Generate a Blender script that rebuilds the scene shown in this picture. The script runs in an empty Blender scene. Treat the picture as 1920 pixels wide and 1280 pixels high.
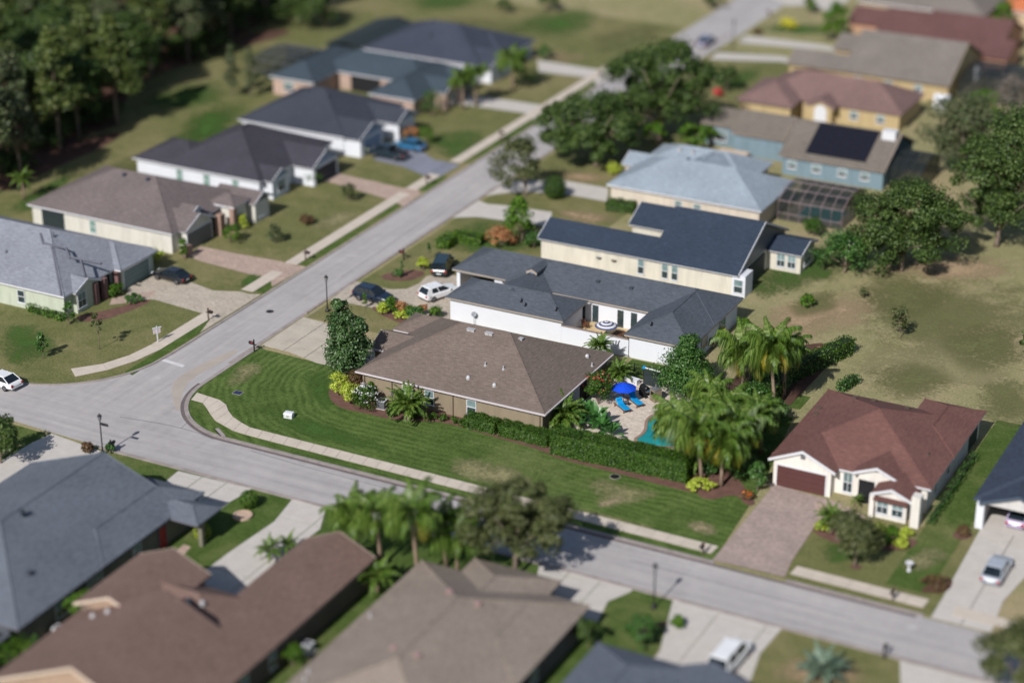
import bpy, math, random
import numpy as np
from mathutils import Vector, Matrix
sc = bpy.context.scene
C = sc.collection
R = math.radians
# ---------------------------------------------------------------- camera
FPX, HOR, KS = 3893.0, 1770.0, 0.0099          # focal length in photo pixels, horizon offset, ground scale
PIT = math.atan(HOR / FPX); CP, SP = math.cos(PIT), math.sin(PIT)
CAMH = FPX / (KS * HOR) * SP
YAW = R(27.4); CU, SU = math.cos(-YAW), math.sin(-YAW)
cd = bpy.data.cameras.new('camera'); cam = bpy.data.objects.new('camera', cd); C.objects.link(cam)
cam.location = (0, 0, CAMH); cam.rotation_euler = (math.pi / 2 - PIT, 0, YAW)
cd.sensor_fit = 'HORIZONTAL'; cd.sensor_width = 360; cd.lens = FPX / 1920 * 360
cd.clip_start = 1; cd.clip_end = 3000
cd.dof.use_dof = True; cd.dof.focus_distance = 212; cd.dof.aperture_fstop = cd.lens / 1000 / 2.4
sc.camera = cam
# ---------------------------------------------------------------- world, sun, exposure
SUN_EL, SUN_TRAVEL = R(38), R(89)               # light travels towards this angle from +x
w = bpy.data.worlds.new('World'); sc.world = w; w.use_nodes = True
nt = w.node_tree; bg = nt.nodes['Background']
sky = nt.nodes.new('ShaderNodeTexSky'); sky.sky_type = 'NISHITA'; sky.sun_disc = False
sky.sun_elevation = SUN_EL
sx, sy = -math.cos(SUN_TRAVEL), -math.sin(SUN_TRAVEL)
sky.sun_rotation = math.atan2(sx, sy)
nt.links.new(sky.outputs[0], bg.inputs[0]); bg.inputs[1].default_value = 0.074
sl = bpy.data.lights.new('sun', 'SUN'); sl.energy = 4.3; sl.angle = R(0.5); sl.color = (1, .975, .94)
so = bpy.data.objects.new('sun', sl); C.objects.link(so)
sd = Vector((math.cos(SUN_TRAVEL) * math.cos(SUN_EL), math.sin(SUN_TRAVEL) * math.cos(SUN_EL), -math.sin(SUN_EL)))
so.rotation_euler = sd.to_track_quat('-Z', 'Y').to_euler(); so.location = (-90, 100, 150)
sc.view_settings.view_transform = 'Standard'; sc.view_settings.look = 'None'
sc.view_settings.exposure = 0.27; sc.view_settings.gamma = 1.0; sc.view_settings.use_curve_mapping = False
sc.render.engine = 'CYCLES'
sc.cycles.max_bounces = 5; sc.cycles.transparent_max_bounces = 16
# ---------------------------------------------------------------- helpers
def W(x, y, z=0.0):
    """photo pixel -> world point on the horizontal plane z"""
    a = (x - 960) / FPX; b = -(y - 640) / FPX
    d = (a, CP + b * SP, -SP + b * CP); t = (z - CAMH) / d[2]
    X, Y = d[0] * t, d[1] * t
    return (X * CU + Y * SU, -X * SU + Y * CU)
def scale_at(y): return KS * (y - 640 + HOR)
def lin(c):
    c = c / 255.0
    return c / 12.92 if c <= .04045 else ((c + .055) / 1.055) ** 2.4
def col(r, g, b, k=1.0): return (min(lin(r) * .8 * k, .9), min(lin(g) * .8 * k, .9), min(lin(b) * .8 * k, .9), 1)
rng = np.random.default_rng(7); rnd = random.Random(7)
def mesh(name, verts, faces, mats, smooth=False, fm=None, uv=False):
    me = bpy.data.meshes.new(name); me.from_pydata([tuple(v) for v in verts], [], [tuple(f) for f in faces])
    for m in (mats if isinstance(mats, (list, tuple)) else [mats]): me.materials.append(m)
    if fm is not None: me.polygons.foreach_set('material_index', fm)
    if smooth: me.polygons.foreach_set('use_smooth', [True] * len(me.polygons))
    if uv:
        l = me.uv_layers.new(name='slope')
        for p in me.polygons:
            n = p.normal; e = Vector((-n.y, n.x, 0))
            e = e.normalized() if e.length > 1e-4 else Vector((1, 0, 0)); s = n.cross(e)
            for li in p.loop_indices:
                v = me.vertices[me.loops[li].vertex_index].co; l.data[li].uv = (e.dot(v), s.dot(v))
    me.update(); return me
def link(name, me, parent=None, loc=(0, 0, 0), rot=(0, 0, 0), scale=(1, 1, 1)):
    o = bpy.data.objects.new(name, me); C.objects.link(o); o.location = loc; o.rotation_euler = rot; o.scale = scale
    if parent is not None: o.parent = parent
    return o
def tag(o, label, cat, group=None):
    o['label'] = label; o['category'] = cat
    if group: o['group'] = group
    return o
def thing(name, label, cat, loc=(0, 0, 0), rz=0, group=None, scale=(1, 1, 1)):
    return tag(link(name, None, None, loc, (0, 0, rz), scale), label, cat, group)
def struct(o, kind='structure'): o['kind'] = kind; return o
class MB:
    def __init__(s): s.v = []; s.f = []; s.m = []
    def add(s, vs, fs, mi=0):
        b = len(s.v); s.v += [tuple(v) for v in vs]; s.f += [tuple(i + b for i in f) for f in fs]; s.m += [mi] * len(fs); return s
    def box(s, x0, y0, z0, x1, y1, z1, mi=0):
        return s.add([(x0, y0, z0), (x1, y0, z0), (x1, y1, z0), (x0, y1, z0), (x0, y0, z1), (x1, y0, z1), (x1, y1, z1), (x0, y1, z1)],
                     [(0, 3, 2, 1), (4, 5, 6, 7), (0, 1, 5, 4), (1, 2, 6, 5), (2, 3, 7, 6), (3, 0, 4, 7)], mi)
    def prism(s, pts, z0, z1, mi=0):
        n = len(pts)
        a = sum(pts[i][0] * pts[(i + 1) % n][1] - pts[(i + 1) % n][0] * pts[i][1] for i in range(n))
        if a < 0: pts = pts[::-1]
        return s.add([(p[0], p[1], z0) for p in pts] + [(p[0], p[1], z1) for p in pts],
                     [tuple(range(n - 1, -1, -1)), tuple(range(n, 2 * n))] + [(i, (i + 1) % n, n + (i + 1) % n, n + i) for i in range(n)], mi)
    def tube(s, path, rad, n=8, mi=0, cap=True):
        path = [Vector(p) for p in path]; vs = []; m = len(path)
        for i, p in enumerate(path):
            t = (path[min(i + 1, m - 1)] - path[max(i - 1, 0)]).normalized()
            a = t.cross(Vector((.31, .95, .1)) if abs(t.z) > .9 else Vector((0, 0, 1))).normalized(); b = t.cross(a)
            r = rad[i] if isinstance(rad, (list, tuple)) else rad
            vs += [p + (a * math.cos(2 * math.pi * k / n) + b * math.sin(2 * math.pi * k / n)) * r for k in range(n)]
        fs = [(i * n + k, i * n + (k + 1) % n, (i + 1) * n + (k + 1) % n, (i + 1) * n + k) for i in range(m - 1) for k in range(n)]
        if cap: fs += [tuple(range(n - 1, -1, -1)), tuple(range((m - 1) * n, m * n))]
        return s.add(vs, fs, mi)
    def lathe(s, prof, n=12, c=(0, 0, 0), mi=0):
        vs = [(c[0] + r * math.cos(2 * math.pi * k / n), c[1] + r * math.sin(2 * math.pi * k / n), c[2] + z) for r, z in prof for k in range(n)]
        m = len(prof)
        fs = [(i * n + k, i * n + (k + 1) % n, (i + 1) * n + (k + 1) % n, (i + 1) * n + k) for i in range(m - 1) for k in range(n)]
        fs += [tuple(range(n - 1, -1, -1)), tuple(range((m - 1) * n, m * n))]
        return s.add(vs, fs, mi)
    def build(s, name, mats, parent=None, smooth=False, uv=False, loc=(0, 0, 0), rot=(0, 0, 0), scale=(1, 1, 1)):
        return link(name, mesh(name, s.v, s.f, mats, smooth, s.m, uv), parent, loc, rot, scale)
# ---------------------------------------------------------------- materials
def nodes(name):
    m = bpy.data.materials.new(name); m.use_nodes = True
    t = m.node_tree; return m, t, t.nodes['Principled BSDF']
def N(t, typ, **kw):
    n = t.nodes.new(typ)
    for k, v in kw.items():
        if k.startswith('i_'): n.inputs[k[2:].replace('_', ' ')].default_value = v
        elif k.startswith('n'): n.inputs[int(k[1:])].default_value = v
        else: setattr(n, k, v)
    return n
def L(t, a, b): t.links.new(a, b)
def pos(t): return t.nodes.new('ShaderNodeNewGeometry').outputs['Position']
def noise(t, scale, detail=3, vec=None, rough=.55, dist=0):
    n = t.nodes.new('ShaderNodeTexNoise'); n.inputs['Scale'].default_value = scale; n.inputs['Detail'].default_value = detail
    n.inputs['Roughness'].default_value = rough; n.inputs['Distortion'].default_value = dist
    L(t, vec if vec is not None else pos(t), n.inputs['Vector']); return n.outputs['Fac']
def ramp(t, fac, stops):
    r = t.nodes.new('ShaderNodeValToRGB'); e = r.color_ramp.elements
    while len(e) < len(stops): e.new(.5)
    for k, (p, c) in enumerate(stops): e[k].position = p; e[k].color = c
    L(t, fac, r.inputs[0]); return r.outputs[0]
def mix(t, fac, a, b, mode='MIX'):
    m = t.nodes.new('ShaderNodeMix'); m.data_type = 'RGBA'; m.blend_type = mode
    for s, v in ((0, fac), (6, a), (7, b)):
        if isinstance(v, (int, float, tuple)): m.inputs[s].default_value = v
        else: L(t, v, m.inputs[s])
    return m.outputs[2]
def mth(t, op, a, b=None):
    m = t.nodes.new('ShaderNodeMath'); m.operation = op
    for s, v in ((0, a), (1, b)):
        if v is None: continue
        if isinstance(v, (int, float)): m.inputs[s].default_value = v
        else: L(t, v, m.inputs[s])
    return m.outputs[0]
def bump(t, bsdf, h, strength=.4, dist=.02):
    b = t.nodes.new('ShaderNodeBump'); b.inputs['Strength'].default_value = strength; b.inputs['Distance'].default_value = dist
    L(t, h, b.inputs['Height']); L(t, b.outputs[0], bsdf.inputs['Normal'])
def sc3(c, k): return (min(c[0] * k, 1), min(c[1] * k, 1), min(c[2] * k, 1), 1)
def M(name, c, rough=.8, var=.18, scale=1.5, fine=12, metal=0, spec=.3, bmp=0):
    m, t, b = nodes(name)
    f = mth(t, 'ADD', mth(t, 'MULTIPLY', noise(t, scale, 4), .6), mth(t, 'MULTIPLY', noise(t, fine, 3), .4))
    L(t, ramp(t, f, [(.3, sc3(c, 1 - var)), (.7, sc3(c, 1 + var))]), b.inputs['Base Color'])
    b.inputs['Roughness'].default_value = rough; b.inputs['Metallic'].default_value = metal; b.inputs['Specular IOR Level'].default_value = spec
    if bmp: bump(t, b, noise(t, fine * 2, 2), bmp)
    return m
def roof_mat(name, c):
    m, t, b = nodes(name)
    uvn = t.nodes.new('ShaderNodeUVMap'); uvn.uv_map = 'slope'
    mp = t.nodes.new('ShaderNodeMapping'); L(t, uvn.outputs[0], mp.inputs[0]); mp.inputs['Scale'].default_value = (1.1, 7.0, 1)
    mp2 = t.nodes.new('ShaderNodeMapping'); L(t, uvn.outputs[0], mp2.inputs[0]); mp2.inputs['Scale'].default_value = (3.2, 3.6, 1)
    br = t.nodes.new('ShaderNodeTexBrick'); L(t, uvn.outputs[0], br.inputs['Vector'])
    br.inputs['Scale'].default_value = 1.0; br.inputs['Brick Width'].default_value = .34; br.inputs['Row Height'].default_value = .28; br.inputs['Mortar Size'].default_value = .014
    br.inputs['Color1'].default_value = sc3(c, .84); br.inputs['Color2'].default_value = sc3(c, 1.14); br.inputs['Mortar'].default_value = sc3(c, .55)
    streak = noise(t, 1.0, 4, mp.outputs[0], .65); blot = noise(t, .22, 4)
    base = ramp(t, streak, [(.3, sc3(c, .6)), (.5, c), (.7, sc3(c, 1.42))])
    base = mix(t, .45, base, br.outputs['Color'])
    base = mix(t, .5, base, ramp(t, blot, [(.3, (.74, .74, .74, 1)), (.7, (1.1, 1.1, 1.1, 1))]), 'MULTIPLY')
    gut = noise(t, .9, 3, mp2.outputs[0])
    base = mix(t, .25, base, ramp(t, gut, [(.35, (.7, .7, .7, 1)), (.65, (1.1, 1.1, 1.1, 1))]), 'MULTIPLY')
    L(t, base, b.inputs['Base Color']); b.inputs['Roughness'].default_value = .92; b.inputs['Specular IOR Level'].default_value = .15
    bump(t, b, streak, .5, .03); return m
def grass_mat(name, dark, mid, light, dry, dryamt=.5, stripes=0.0):
    m, t, b = nodes(name)
    n1 = noise(t, .055, 5, None, .6, .3); n2 = noise(t, .45, 5, None, .7, .5); n3 = noise(t, 3.0, 5, None, .8)
    f = mth(t, 'ADD', mth(t, 'MULTIPLY', n2, .5), mth(t, 'MULTIPLY', n3, .5))
    base = ramp(t, f, [(.3, dark), (.5, mid), (.7, light)])
    d = mth(t, 'ADD', mth(t, 'MULTIPLY', n1, .75), mth(t, 'MULTIPLY', n2, .25))
    base = mix(t, ramp(t, d, [(.5 - .25 * dryamt + .08, (0, 0, 0, 1)), (.5 - .25 * dryamt + .28, (1, 1, 1, 1))]), base, dry)
    if stripes:
        sp = t.nodes.new('ShaderNodeSeparateXYZ'); L(t, pos(t), sp.inputs[0])
        wob = mth(t, 'MULTIPLY', mth(t, 'SUBTRACT', noise(t, .2, 3), .5), 2.4)
        du = mth(t, 'MAXIMUM', mth(t, 'SUBTRACT', -98.5, sp.outputs[0]), 0.0)
        dv = mth(t, 'MAXIMUM', mth(t, 'SUBTRACT', 163.0, sp.outputs[1]), 0.0)
        dd = mth(t, 'ADD', mth(t, 'SQRT', mth(t, 'ADD', mth(t, 'MULTIPLY', du, du), mth(t, 'MULTIPLY', dv, dv))), wob)
        s = mth(t, 'MULTIPLY_ADD', mth(t, 'SINE', mth(t, 'MULTIPLY', dd, 7.4)), .5); t.nodes[-1].inputs[2].default_value = .5
        s = mth(t, 'MULTIPLY', s, ramp(t, noise(t, .12, 3), [(.32, (.15, .15, .15, 1)), (.62, (1, 1, 1, 1))]))
        base = mix(t, mth(t, 'MULTIPLY', s, stripes), base, sc3(light, 1.35))
    spk = noise(t, 4.2, 4, None, .85)
    base = mix(t, .55, base, ramp(t, spk, [(.38, (.42, .44, .4, 1)), (.62, (1.4, 1.38, 1.32, 1))]), 'MULTIPLY')
    L(t, base, b.inputs['Base Color']); b.inputs['Roughness'].default_value = .95; b.inputs['Specular IOR Level'].default_value = .1
    bump(t, b, n3, .7, .06); return m
def leaf_mat(name, stops, rough=.5, trans=.25):
    stops = [sc3(q, 1.22) for q in stops]
    m, t, b = nodes(name)
    g = t.nodes.new('ShaderNodeNewGeometry')
    n = len(stops)
    f = mth(t, 'ADD', mth(t, 'MULTIPLY', g.outputs['Random Per Island'], .7), mth(t, 'MULTIPLY', noise(t, .5, 3), .3))
    c = ramp(t, f, [(i / max(n - 1, 1) * .76 + .12, s) for i, s in enumerate(stops)])
    L(t, c, b.inputs['Base Color']); b.inputs['Roughness'].default_value = rough; b.inputs['Specular IOR Level'].default_value = .3
    tr = t.nodes.new('ShaderNodeBsdfTranslucent'); L(t, c, tr.inputs[0])
    mx = t.nodes.new('ShaderNodeMixShader'); mx.inputs[0].default_value = trans
    L(t, b.outputs[0], mx.inputs[1]); L(t, tr.outputs[0], mx.inputs[2]); L(t, mx.outputs[0], t.nodes['Material Output'].inputs[0]); return m
def paver_mat(name, c, c2, bw=.3, rh=.16):
    m, t, b = nodes(name)
    br = t.nodes.new('ShaderNodeTexBrick'); L(t, pos(t), br.inputs['Vector']); br.inputs['Scale'].default_value = 1.0
    br.inputs['Brick Width'].default_value = bw; br.inputs['Row Height'].default_value = rh; br.inputs['Mortar Size'].default_value = .012; br.inputs['Bias'].default_value = 0
    br.inputs['Color1'].default_value = sc3(c, .9); br.inputs['Color2'].default_value = sc3(c2, 1.05); br.inputs['Mortar'].default_value = sc3(c, .6)
    f = noise(t, .5, 4); f2 = noise(t, 2.6, 4, None, .7)
    base = mix(t, .7, br.outputs['Color'], ramp(t, f2, [(.32, sc3(c, .74)), (.7, sc3(c2, 1.22))]))
    base = mix(t, .6, base, ramp(t, f, [(.3, (.8, .8, .8, 1)), (.7, (1.12, 1.1, 1.08, 1))]), 'MULTIPLY')
    L(t, base, b.inputs['Base Color']); b.inputs['Roughness'].default_value = .88; b.inputs['Specular IOR Level'].default_value = .2; return m
def road_mat(name, c):
    m, t, b = nodes(name)
    n1 = noise(t, .12, 5, None, .6, .6); n2 = noise(t, .9, 5, None, .7); n3 = noise(t, 9, 3, None, .7)
    f = mth(t, 'ADD', mth(t, 'ADD', mth(t, 'MULTIPLY', n1, .45), mth(t, 'MULTIPLY', n2, .35)), mth(t, 'MULTIPLY', n3, .2))
    base = ramp(t, f, [(.3, sc3(c, .78)), (.47, sc3(c, .97)), (.58, sc3(c, 1.06)), (.7, sc3(c, 1.24))])
    # wheel-worn streaks running along each street
    sp = t.nodes.new('ShaderNodeSeparateXYZ'); L(t, pos(t), sp.inputs[0])
    def streak(k):
        mp = t.nodes.new('ShaderNodeMapping'); L(t, pos(t), mp.inputs[0]); mp.inputs['Scale'].default_value = k; return noise(t, 1.0, 4, mp.outputs[0], .6)
    sa = streak((.05, 1.1, 1)); sb = streak((1.1, .05, 1))
    isa = ramp(t, mth(t, 'MULTIPLY', mth(t, 'SUBTRACT', 152.0, sp.outputs[1]), .1), [(.0, (0, 0, 0, 1)), (1.0, (1, 1, 1, 1))])
    st = mix(t, isa, sb, sa)
    base = mix(t, .8, base, ramp(t, st, [(.3, (.82, .82, .83, 1)), (.5, (1, 1, 1, 1)), (.68, (1.13, 1.12, 1.1, 1))]), 'MULTIPLY')
    spots = noise(t, .35, 2, None, .4)
    base = mix(t, ramp(t, spots, [(.70, (0, 0, 0, 1)), (.76, (.5, .5, .5, 1))]), base, sc3(c, 1.35))
    L(t, base, b.inputs['Base Color']); b.inputs['Roughness'].default_value = .9; b.inputs['Specular IOR Level'].default_value = .2
    bump(t, b, n3, .3, .01); return m
def glass_mat(name, c, rough=.08):
    m, t, b = nodes(name); b.inputs['Base Color'].default_value = c; b.inputs['Roughness'].default_value = rough; b.inputs['Specular IOR Level'].default_value = .6
    L(t, ramp(t, noise(t, .8, 2), [(.3, sc3(c, .7)), (.7, sc3(c, 1.3))]), b.inputs['Base Color']); return m
def paint_mat(name, c, rough=.25):
    m, t, b = nodes(name)
    L(t, ramp(t, noise(t, 2, 3), [(.3, sc3(c, .92)), (.7, sc3(c, 1.06))]), b.inputs['Base Color'])
    b.inputs['Roughness'].default_value = rough; b.inputs['Coat Weight'].default_value = .6; b.inputs['Coat Roughness'].default_value = .06; return m
m_road = road_mat('aged_asphalt', col(178, 173, 172))
m_road_dark = road_mat('dark_asphalt', col(134, 137, 150))
m_conc = M('concrete', col(200, 193, 186), .9, .1, .9, 8, bmp=.2)
m_conc_old = M('stained_concrete', col(190, 180, 165), .9, .2, .5, 6, bmp=.3)
m_walk = M('sidewalk_concrete', col(205, 192, 178), .9, .13, .7, 7, bmp=.2)
m_kerb = M('kerb_concrete', col(158, 148, 144), .9, .28, .9, 5)
m_line = M('white_road_paint', col(212, 210, 210), .7, .12)
m_stain = M('rust_stained_asphalt', col(178, 166, 156), .9, .12, .5, 5)
m_dry = grass_mat('dry_grass', col(128, 126, 86), col(150, 145, 106), col(168, 160, 124), col(172, 156, 124), .5)
m_olive = grass_mat('olive_grass', col(90, 98, 56), col(114, 116, 74), col(134, 132, 92), col(142, 132, 96), .5)
m_green = grass_mat('green_grass', col(56, 78, 32), col(80, 100, 48), col(106, 122, 70), col(122, 122, 80), .35)
m_lush = grass_mat('mown_lawn', col(50, 70, 28), col(76, 97, 46), col(104, 122, 66), col(114, 122, 76), .2, stripes=.42)
m_mulch = M('red_mulch', col(112, 82, 72), .95, .35, 1.2, 9, bmp=.6)
m_leaflit = M('leaf_litter', col(92, 66, 54), .95, .4, .8, 6)
m_soil = M('bare_sand', col(176, 150, 122), .95, .2, 1, 6)
m_paver = paver_mat('tan_pavers', col(208, 194, 180), col(224, 210, 196))
m_paver_pink = paver_mat('pink_pavers', col(178, 154, 142), col(194, 172, 158), .5, .3)
m_paver_grey = paver_mat('grey_brown_pavers', col(166, 148, 142), col(178, 160, 152), .4, .22)
m_paver_beige = paver_mat('beige_pavers', col(184, 172, 158), col(198, 186, 170), .5, .3)
m_white = M('white_stucco', col(222, 224, 230), .9, .04, .6, 9)
m_trim = M('white_trim', col(218, 218, 222), .6, .05)
m_gutter = M('gutter_paint', col(205, 196, 196), .5, .08)
m_black = M('black_metal', (.012, .012, .013, 1), .45, .2)
m_dark = M('dark_opening', (.012, .012, .014, 1), .9, .3)  # near-black colour stands in for the shade inside recesses and garages
m_glass = glass_mat('window_glass', (.03, .045, .05, 1))
m_glass_teal = glass_mat('tinted_blind_glass', (.16, .23, .23, 1), .12)
m_tyre = M('tyre_rubber', (.015, .015, .016, 1), .85, .2)
m_rim = M('alloy_rim', (.42, .42, .45, 1), .3, .08, metal=.8)
m_carglass = glass_mat('car_glass', (.012, .018, .024, 1), .04)
m_redlamp = M('red_lamp', (.35, .02, .02, 1), .25, .1)
m_lamp = M('clear_lamp', (.7, .7, .72, 1), .2, .05)
m_grey = M('grey_metal', col(120, 122, 128), .5, .12, metal=.4)
m_steel = M('steel', col(150, 150, 150), .4, .15, metal=.6)
m_wood = M('brown_wood', col(112, 74, 52), .7, .25, 3, 14)
m_bark = M('grey_bark', col(128, 112, 100), .95, .3, 3, 14, bmp=.6)
m_palmbark = M('palm_trunk', col(150, 128, 110), .95, .25, 2.5, 10, bmp=.5)
m_solar = M('solar_film', (.009, .009, .016, 1), .5, .2)
m_screen = M('screen_mesh', (.02, .028, .03, 1), .7, .3)
m_blue = M('blue_canvas', col(10, 74, 214), .75, .1)
m_teal = M('teal_cushion', col(0, 150, 214), .8, .1)
m_tealdark = M('teal_canvas', col(8, 78, 112), .8, .12)
m_vent = M('vent_metal', col(196, 194, 196), .45, .1, metal=.2)
# ---------------------------------------------------------------- ground
def sheet(name, pts, z, mat, parent=None, thick=0.0):
    mb = MB()
    if thick: mb.prism(pts, z - thick, z)
    else:
        n = len(pts); a = sum(pts[i][0] * pts[(i + 1) % n][1] - pts[(i + 1) % n][0] * pts[i][1] for i in range(n))
        if a < 0: pts = pts[::-1]
        mb.add([(p[0], p[1], z) for p in pts], [tuple(range(n))])
    return mb.build(name, mat, parent)
def px(l): return [W(*p) for p in l]
def smooth_poly(pts, it=2):
    for _ in range(it):
        q = []
        for i, p in enumerate(pts):
            n = pts[(i + 1) % len(pts)]
            q += [(p[0] * .75 + n[0] * .25, p[1] * .75 + n[1] * .25), (p[0] * .25 + n[0] * .75, p[1] * .25 + n[1] * .75)]
        pts = q
    return pts
def ground(name, pts, z, mat, thick=0): return struct(sheet(name, pts, z, mat, None, thick))
ground('ground', [(-900, -200), (500, -200), (500, 1500), (-900, 1500)], 0, m_dry)
def arc(cx, cy, r, a0, a1, n=8): return [(cx + r * math.cos(R(a0 + (a1 - a0) * k / n)), cy + r * math.sin(R(a0 + (a1 - a0) * k / n))) for k in range(n + 1)]
UL, UR_, VF, VN = -123.7, -116.5, 146.3, 139.6       # kerb lines of the two streets
road_pts = [(-220, 147)] + [(-136, 147.2)] + arc(-135.6, 158.8, 11.8, -78, 0, 10) + [(UL, 420), (UR_ + 1.6, 420), (UR_ + 1.6, 300), (UR_, 260), (UR_, 161)] + \
    arc(-107.2, 155.6, 9.3, 180, 270, 12) + [(60, VF), (60, VN), (-118, VN)] + [(-130, 140.2), (-220, 140.2)]
ground('road', road_pts, .012, m_road)
# yards
ground('lawn', [(-260, 147.3), (-136.5, 147.3), (-124.3, 160), (-124.3, 420), (-260, 420)], .003, m_olive)
ground('lawn', [(-124.3, 300), (-124.3, 420), (-160, 420), (-160, 300)], .0042, m_dry)
ground('lawn', [(-180, 147.5), (-136.5, 147.5)] + arc(-135.6, 158.8, 11.9, -78, 0, 8) + [(-123.9, 182), (-180, 182)], .006, m_olive)
ground('lawn', [(-124.2, 182), (-124.2, 300), (-150, 300), (-150, 182)], .006, m_olive)
ground('lawn', [(-116, 186), (-116, 292), (-98, 292), (-98, 186)], .006, m_olive)
ground('lawn', [(-116.0, 174.8), (-102.5, 174.8), (-101, 181), (-116.0, 181.2)], .008, m_olive)
ground('lawn', [(-79.8, 176.3), (-60, 178.2), (-60, 181.4), (-79.8, 181.4)], .008, m_green)
ground('lawn', [(-56.6, 146.8), (-36, 146.8), (-36, 183), (-42, 183), (-42, 161), (-50, 160.5)], .008, m_olive)
ground('lawn', [(-41.9, 150), (-38.3, 150), (-38.3, 185), (-41.9, 185)], .012, m_green)
ground('lawn', [(-124, 139.2), (-55, 139.2), (-55, 95), (-124, 95)], .006, m_green)
ground('lawn', [(-55, 139.2), (-20, 139.2), (-20, 110), (-55, 110)], .006, m_olive)
ground('lawn', [(-140, 139.8), (-123.5, 139.4), (-126, 128), (-150, 128)], .008, m_green)
def soft(name, c, k=1.0):
    """grass patch whose edge thins out raggedly into the surrounding turf"""
    m, t, b = nodes(name + '_patch'); n1 = noise(t, .22, 5, None, .7, .6); n2 = noise(t, 2.2, 4, None, .8)
    f = mth(t, 'ADD', mth(t, 'MULTIPLY', n1, .5), mth(t, 'MULTIPLY', n2, .5))
    L(t, ramp(t, f, [(.3, sc3(c, .72)), (.5, c), (.7, sc3(c, 1.3))]), b.inputs['Base Color']); b.inputs['Roughness'].default_value = .95; b.inputs['Specular IOR Level'].default_value = .1
    at = t.nodes.new('ShaderNodeAttribute'); at.attribute_name = 'cover'; tp = t.nodes.new('ShaderNodeBsdfTransparent'); mx = t.nodes.new('ShaderNodeMixShader')
    q = mth(t, 'ADD', at.outputs['Fac'], mth(t, 'MULTIPLY', mth(t, 'SUBTRACT', f, .5), 3.6))
    L(t, ramp(t, q, [(.15, (0, 0, 0, 1)), (.95, (.85, .85, .85, 1))]), mx.inputs[0]); L(t, tp.outputs[0], mx.inputs[1]); L(t, b.outputs[0], mx.inputs[2]); L(t, mx.outputs[0], t.nodes['Material Output'].inputs[0]); return m
SOFT = {'green': soft('green_turf', col(74, 104, 48)), 'olive': soft('olive_turf', col(112, 114, 74)), 'dry': soft('dry_turf', col(150, 144, 106)), 'tan': soft('tan_turf', col(176, 152, 122)), 'soil': soft('sandy_turf', col(164, 150, 120))}
def patch(pts, z, kind):
    q = sorted(px(pts)); hull = []
    for seq in (q, q[::-1]):
        h = []
        for p in seq:
            while len(h) > 1 and (h[-1][0] - h[-2][0]) * (p[1] - h[-2][1]) - (h[-1][1] - h[-2][1]) * (p[0] - h[-2][0]) <= 0: h.pop()
            h.append(p)
        hull += h[:-1]
    pts = smooth_poly(hull, 2); n = len(pts); cx = sum(p[0] for p in pts) / n; cy = sum(p[1] for p in pts) / n
    rings = (0.0, .35, .85, 1.5); cov = (.82, .74, .42, -.45); V = [(cx, cy, z)]; A = [1.0]; F = []
    for r, c in zip(rings[1:], cov[1:]): V += [(cx + (p[0] - cx) * r, cy + (p[1] - cy) * r, z) for p in pts]; A += [c] * n
    F = [(0, 1 + i, 1 + (i + 1) % n) for i in range(n)]
    for k in range(2): b = 1 + k * n; F += [(b + i, b + n + i, b + n + (i + 1) % n, b + (i + 1) % n) for i in range(n)]
    me = mesh('turf_patch', V, F, SOFT[kind]); at = me.attributes.new('cover', 'FLOAT', 'POINT'); at.data.foreach_set('value', A)
    return struct(link('turf_patch', me))
PZ = [.016]
def pz_(): PZ[0] += .0006; return PZ[0]
# main corner lawn
lawn = [(-116.1, 165.6)] + arc(-107.2, 155.6, 8.9, 180, 270, 12) + [(-56.4, 146.7), (-57.6, 162), (-60, 176.2), (-104, 176.2), (-104, 165.2)]
ground('lawn', lawn, .05, m_lush, .05)
patch([(330, 240), (420, 190), (450, 215), (420, 260), (350, 290), (290, 300)], pz_(), 'green')
patch([(800, 240), (930, 255), (880, 300), (830, 300), (795, 275)], pz_(), 'green')
patch([(850, 420), (920, 415), (1000, 440), (1010, 470), (900, 475), (800, 470)], pz_(), 'green')
patch([(1390, 500), (1480, 480), (1560, 440), (1640, 500), (1500, 540), (1400, 570)], pz_(), 'olive')
patch([(1560, 560), (1700, 520), (1920, 520), (1950, 640), (1800, 700), (1690, 660)], pz_(), 'olive')
patch([(900, 60), (1090, 5), (1130, 40), (1060, 75)], pz_(), 'green')
patch([(770, -10), (890, -10), (880, 18), (780, 20)], pz_(), 'green')
patch([(1105, 885), (1140, 900), (1175, 905), (1240, 925), (1230, 935), (1180, 925), (1140, 950), (1118, 945), (1140, 925), (1120, 905)], .054, 'dry')
patch([(1285, 980), (1320, 975), (1345, 990), (1340, 1005), (1300, 1000)], .054, 'soil')
patch([(1085, 952), (1150, 968), (1230, 990), (1220, 995), (1130, 974), (1080, 960)], .054, 'dry')
patch([(1120, 945), (1150, 932), (1180, 930), (1165, 940), (1138, 946), (1125, 953)], .058, 'soil')
patch([(300, 300), (330, 240), (400, 200), (470, 190), (440, 240), (360, 290)], pz_(), 'green')
patch([(150, 330), (240, 290), (300, 300), (200, 350)], pz_(), 'olive')
patch([(0, 400), (60, 370), (110, 330), (150, 320), (90, 380), (20, 410)], pz_(), 'green')
patch([(250, 190), (330, 160), (420, 150), (430, 185), (330, 215)], pz_(), 'green')
patch([(420, 110), (480, 100), (540, 80), (560, 95), (480, 140)], pz_(), 'olive')
patch([(1380, 480), (1470, 470), (1560, 440), (1600, 500), (1500, 545), (1400, 570)], pz_(), 'green')
patch([(1400, 1000), (1500, 700), (1520, 700), (1440, 860)], pz_(), 'green') if False else None
patch([(1400, 600), (1500, 560), (1640, 545), (1660, 590), (1560, 630), (1450, 650)], pz_(), 'tan')
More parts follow.
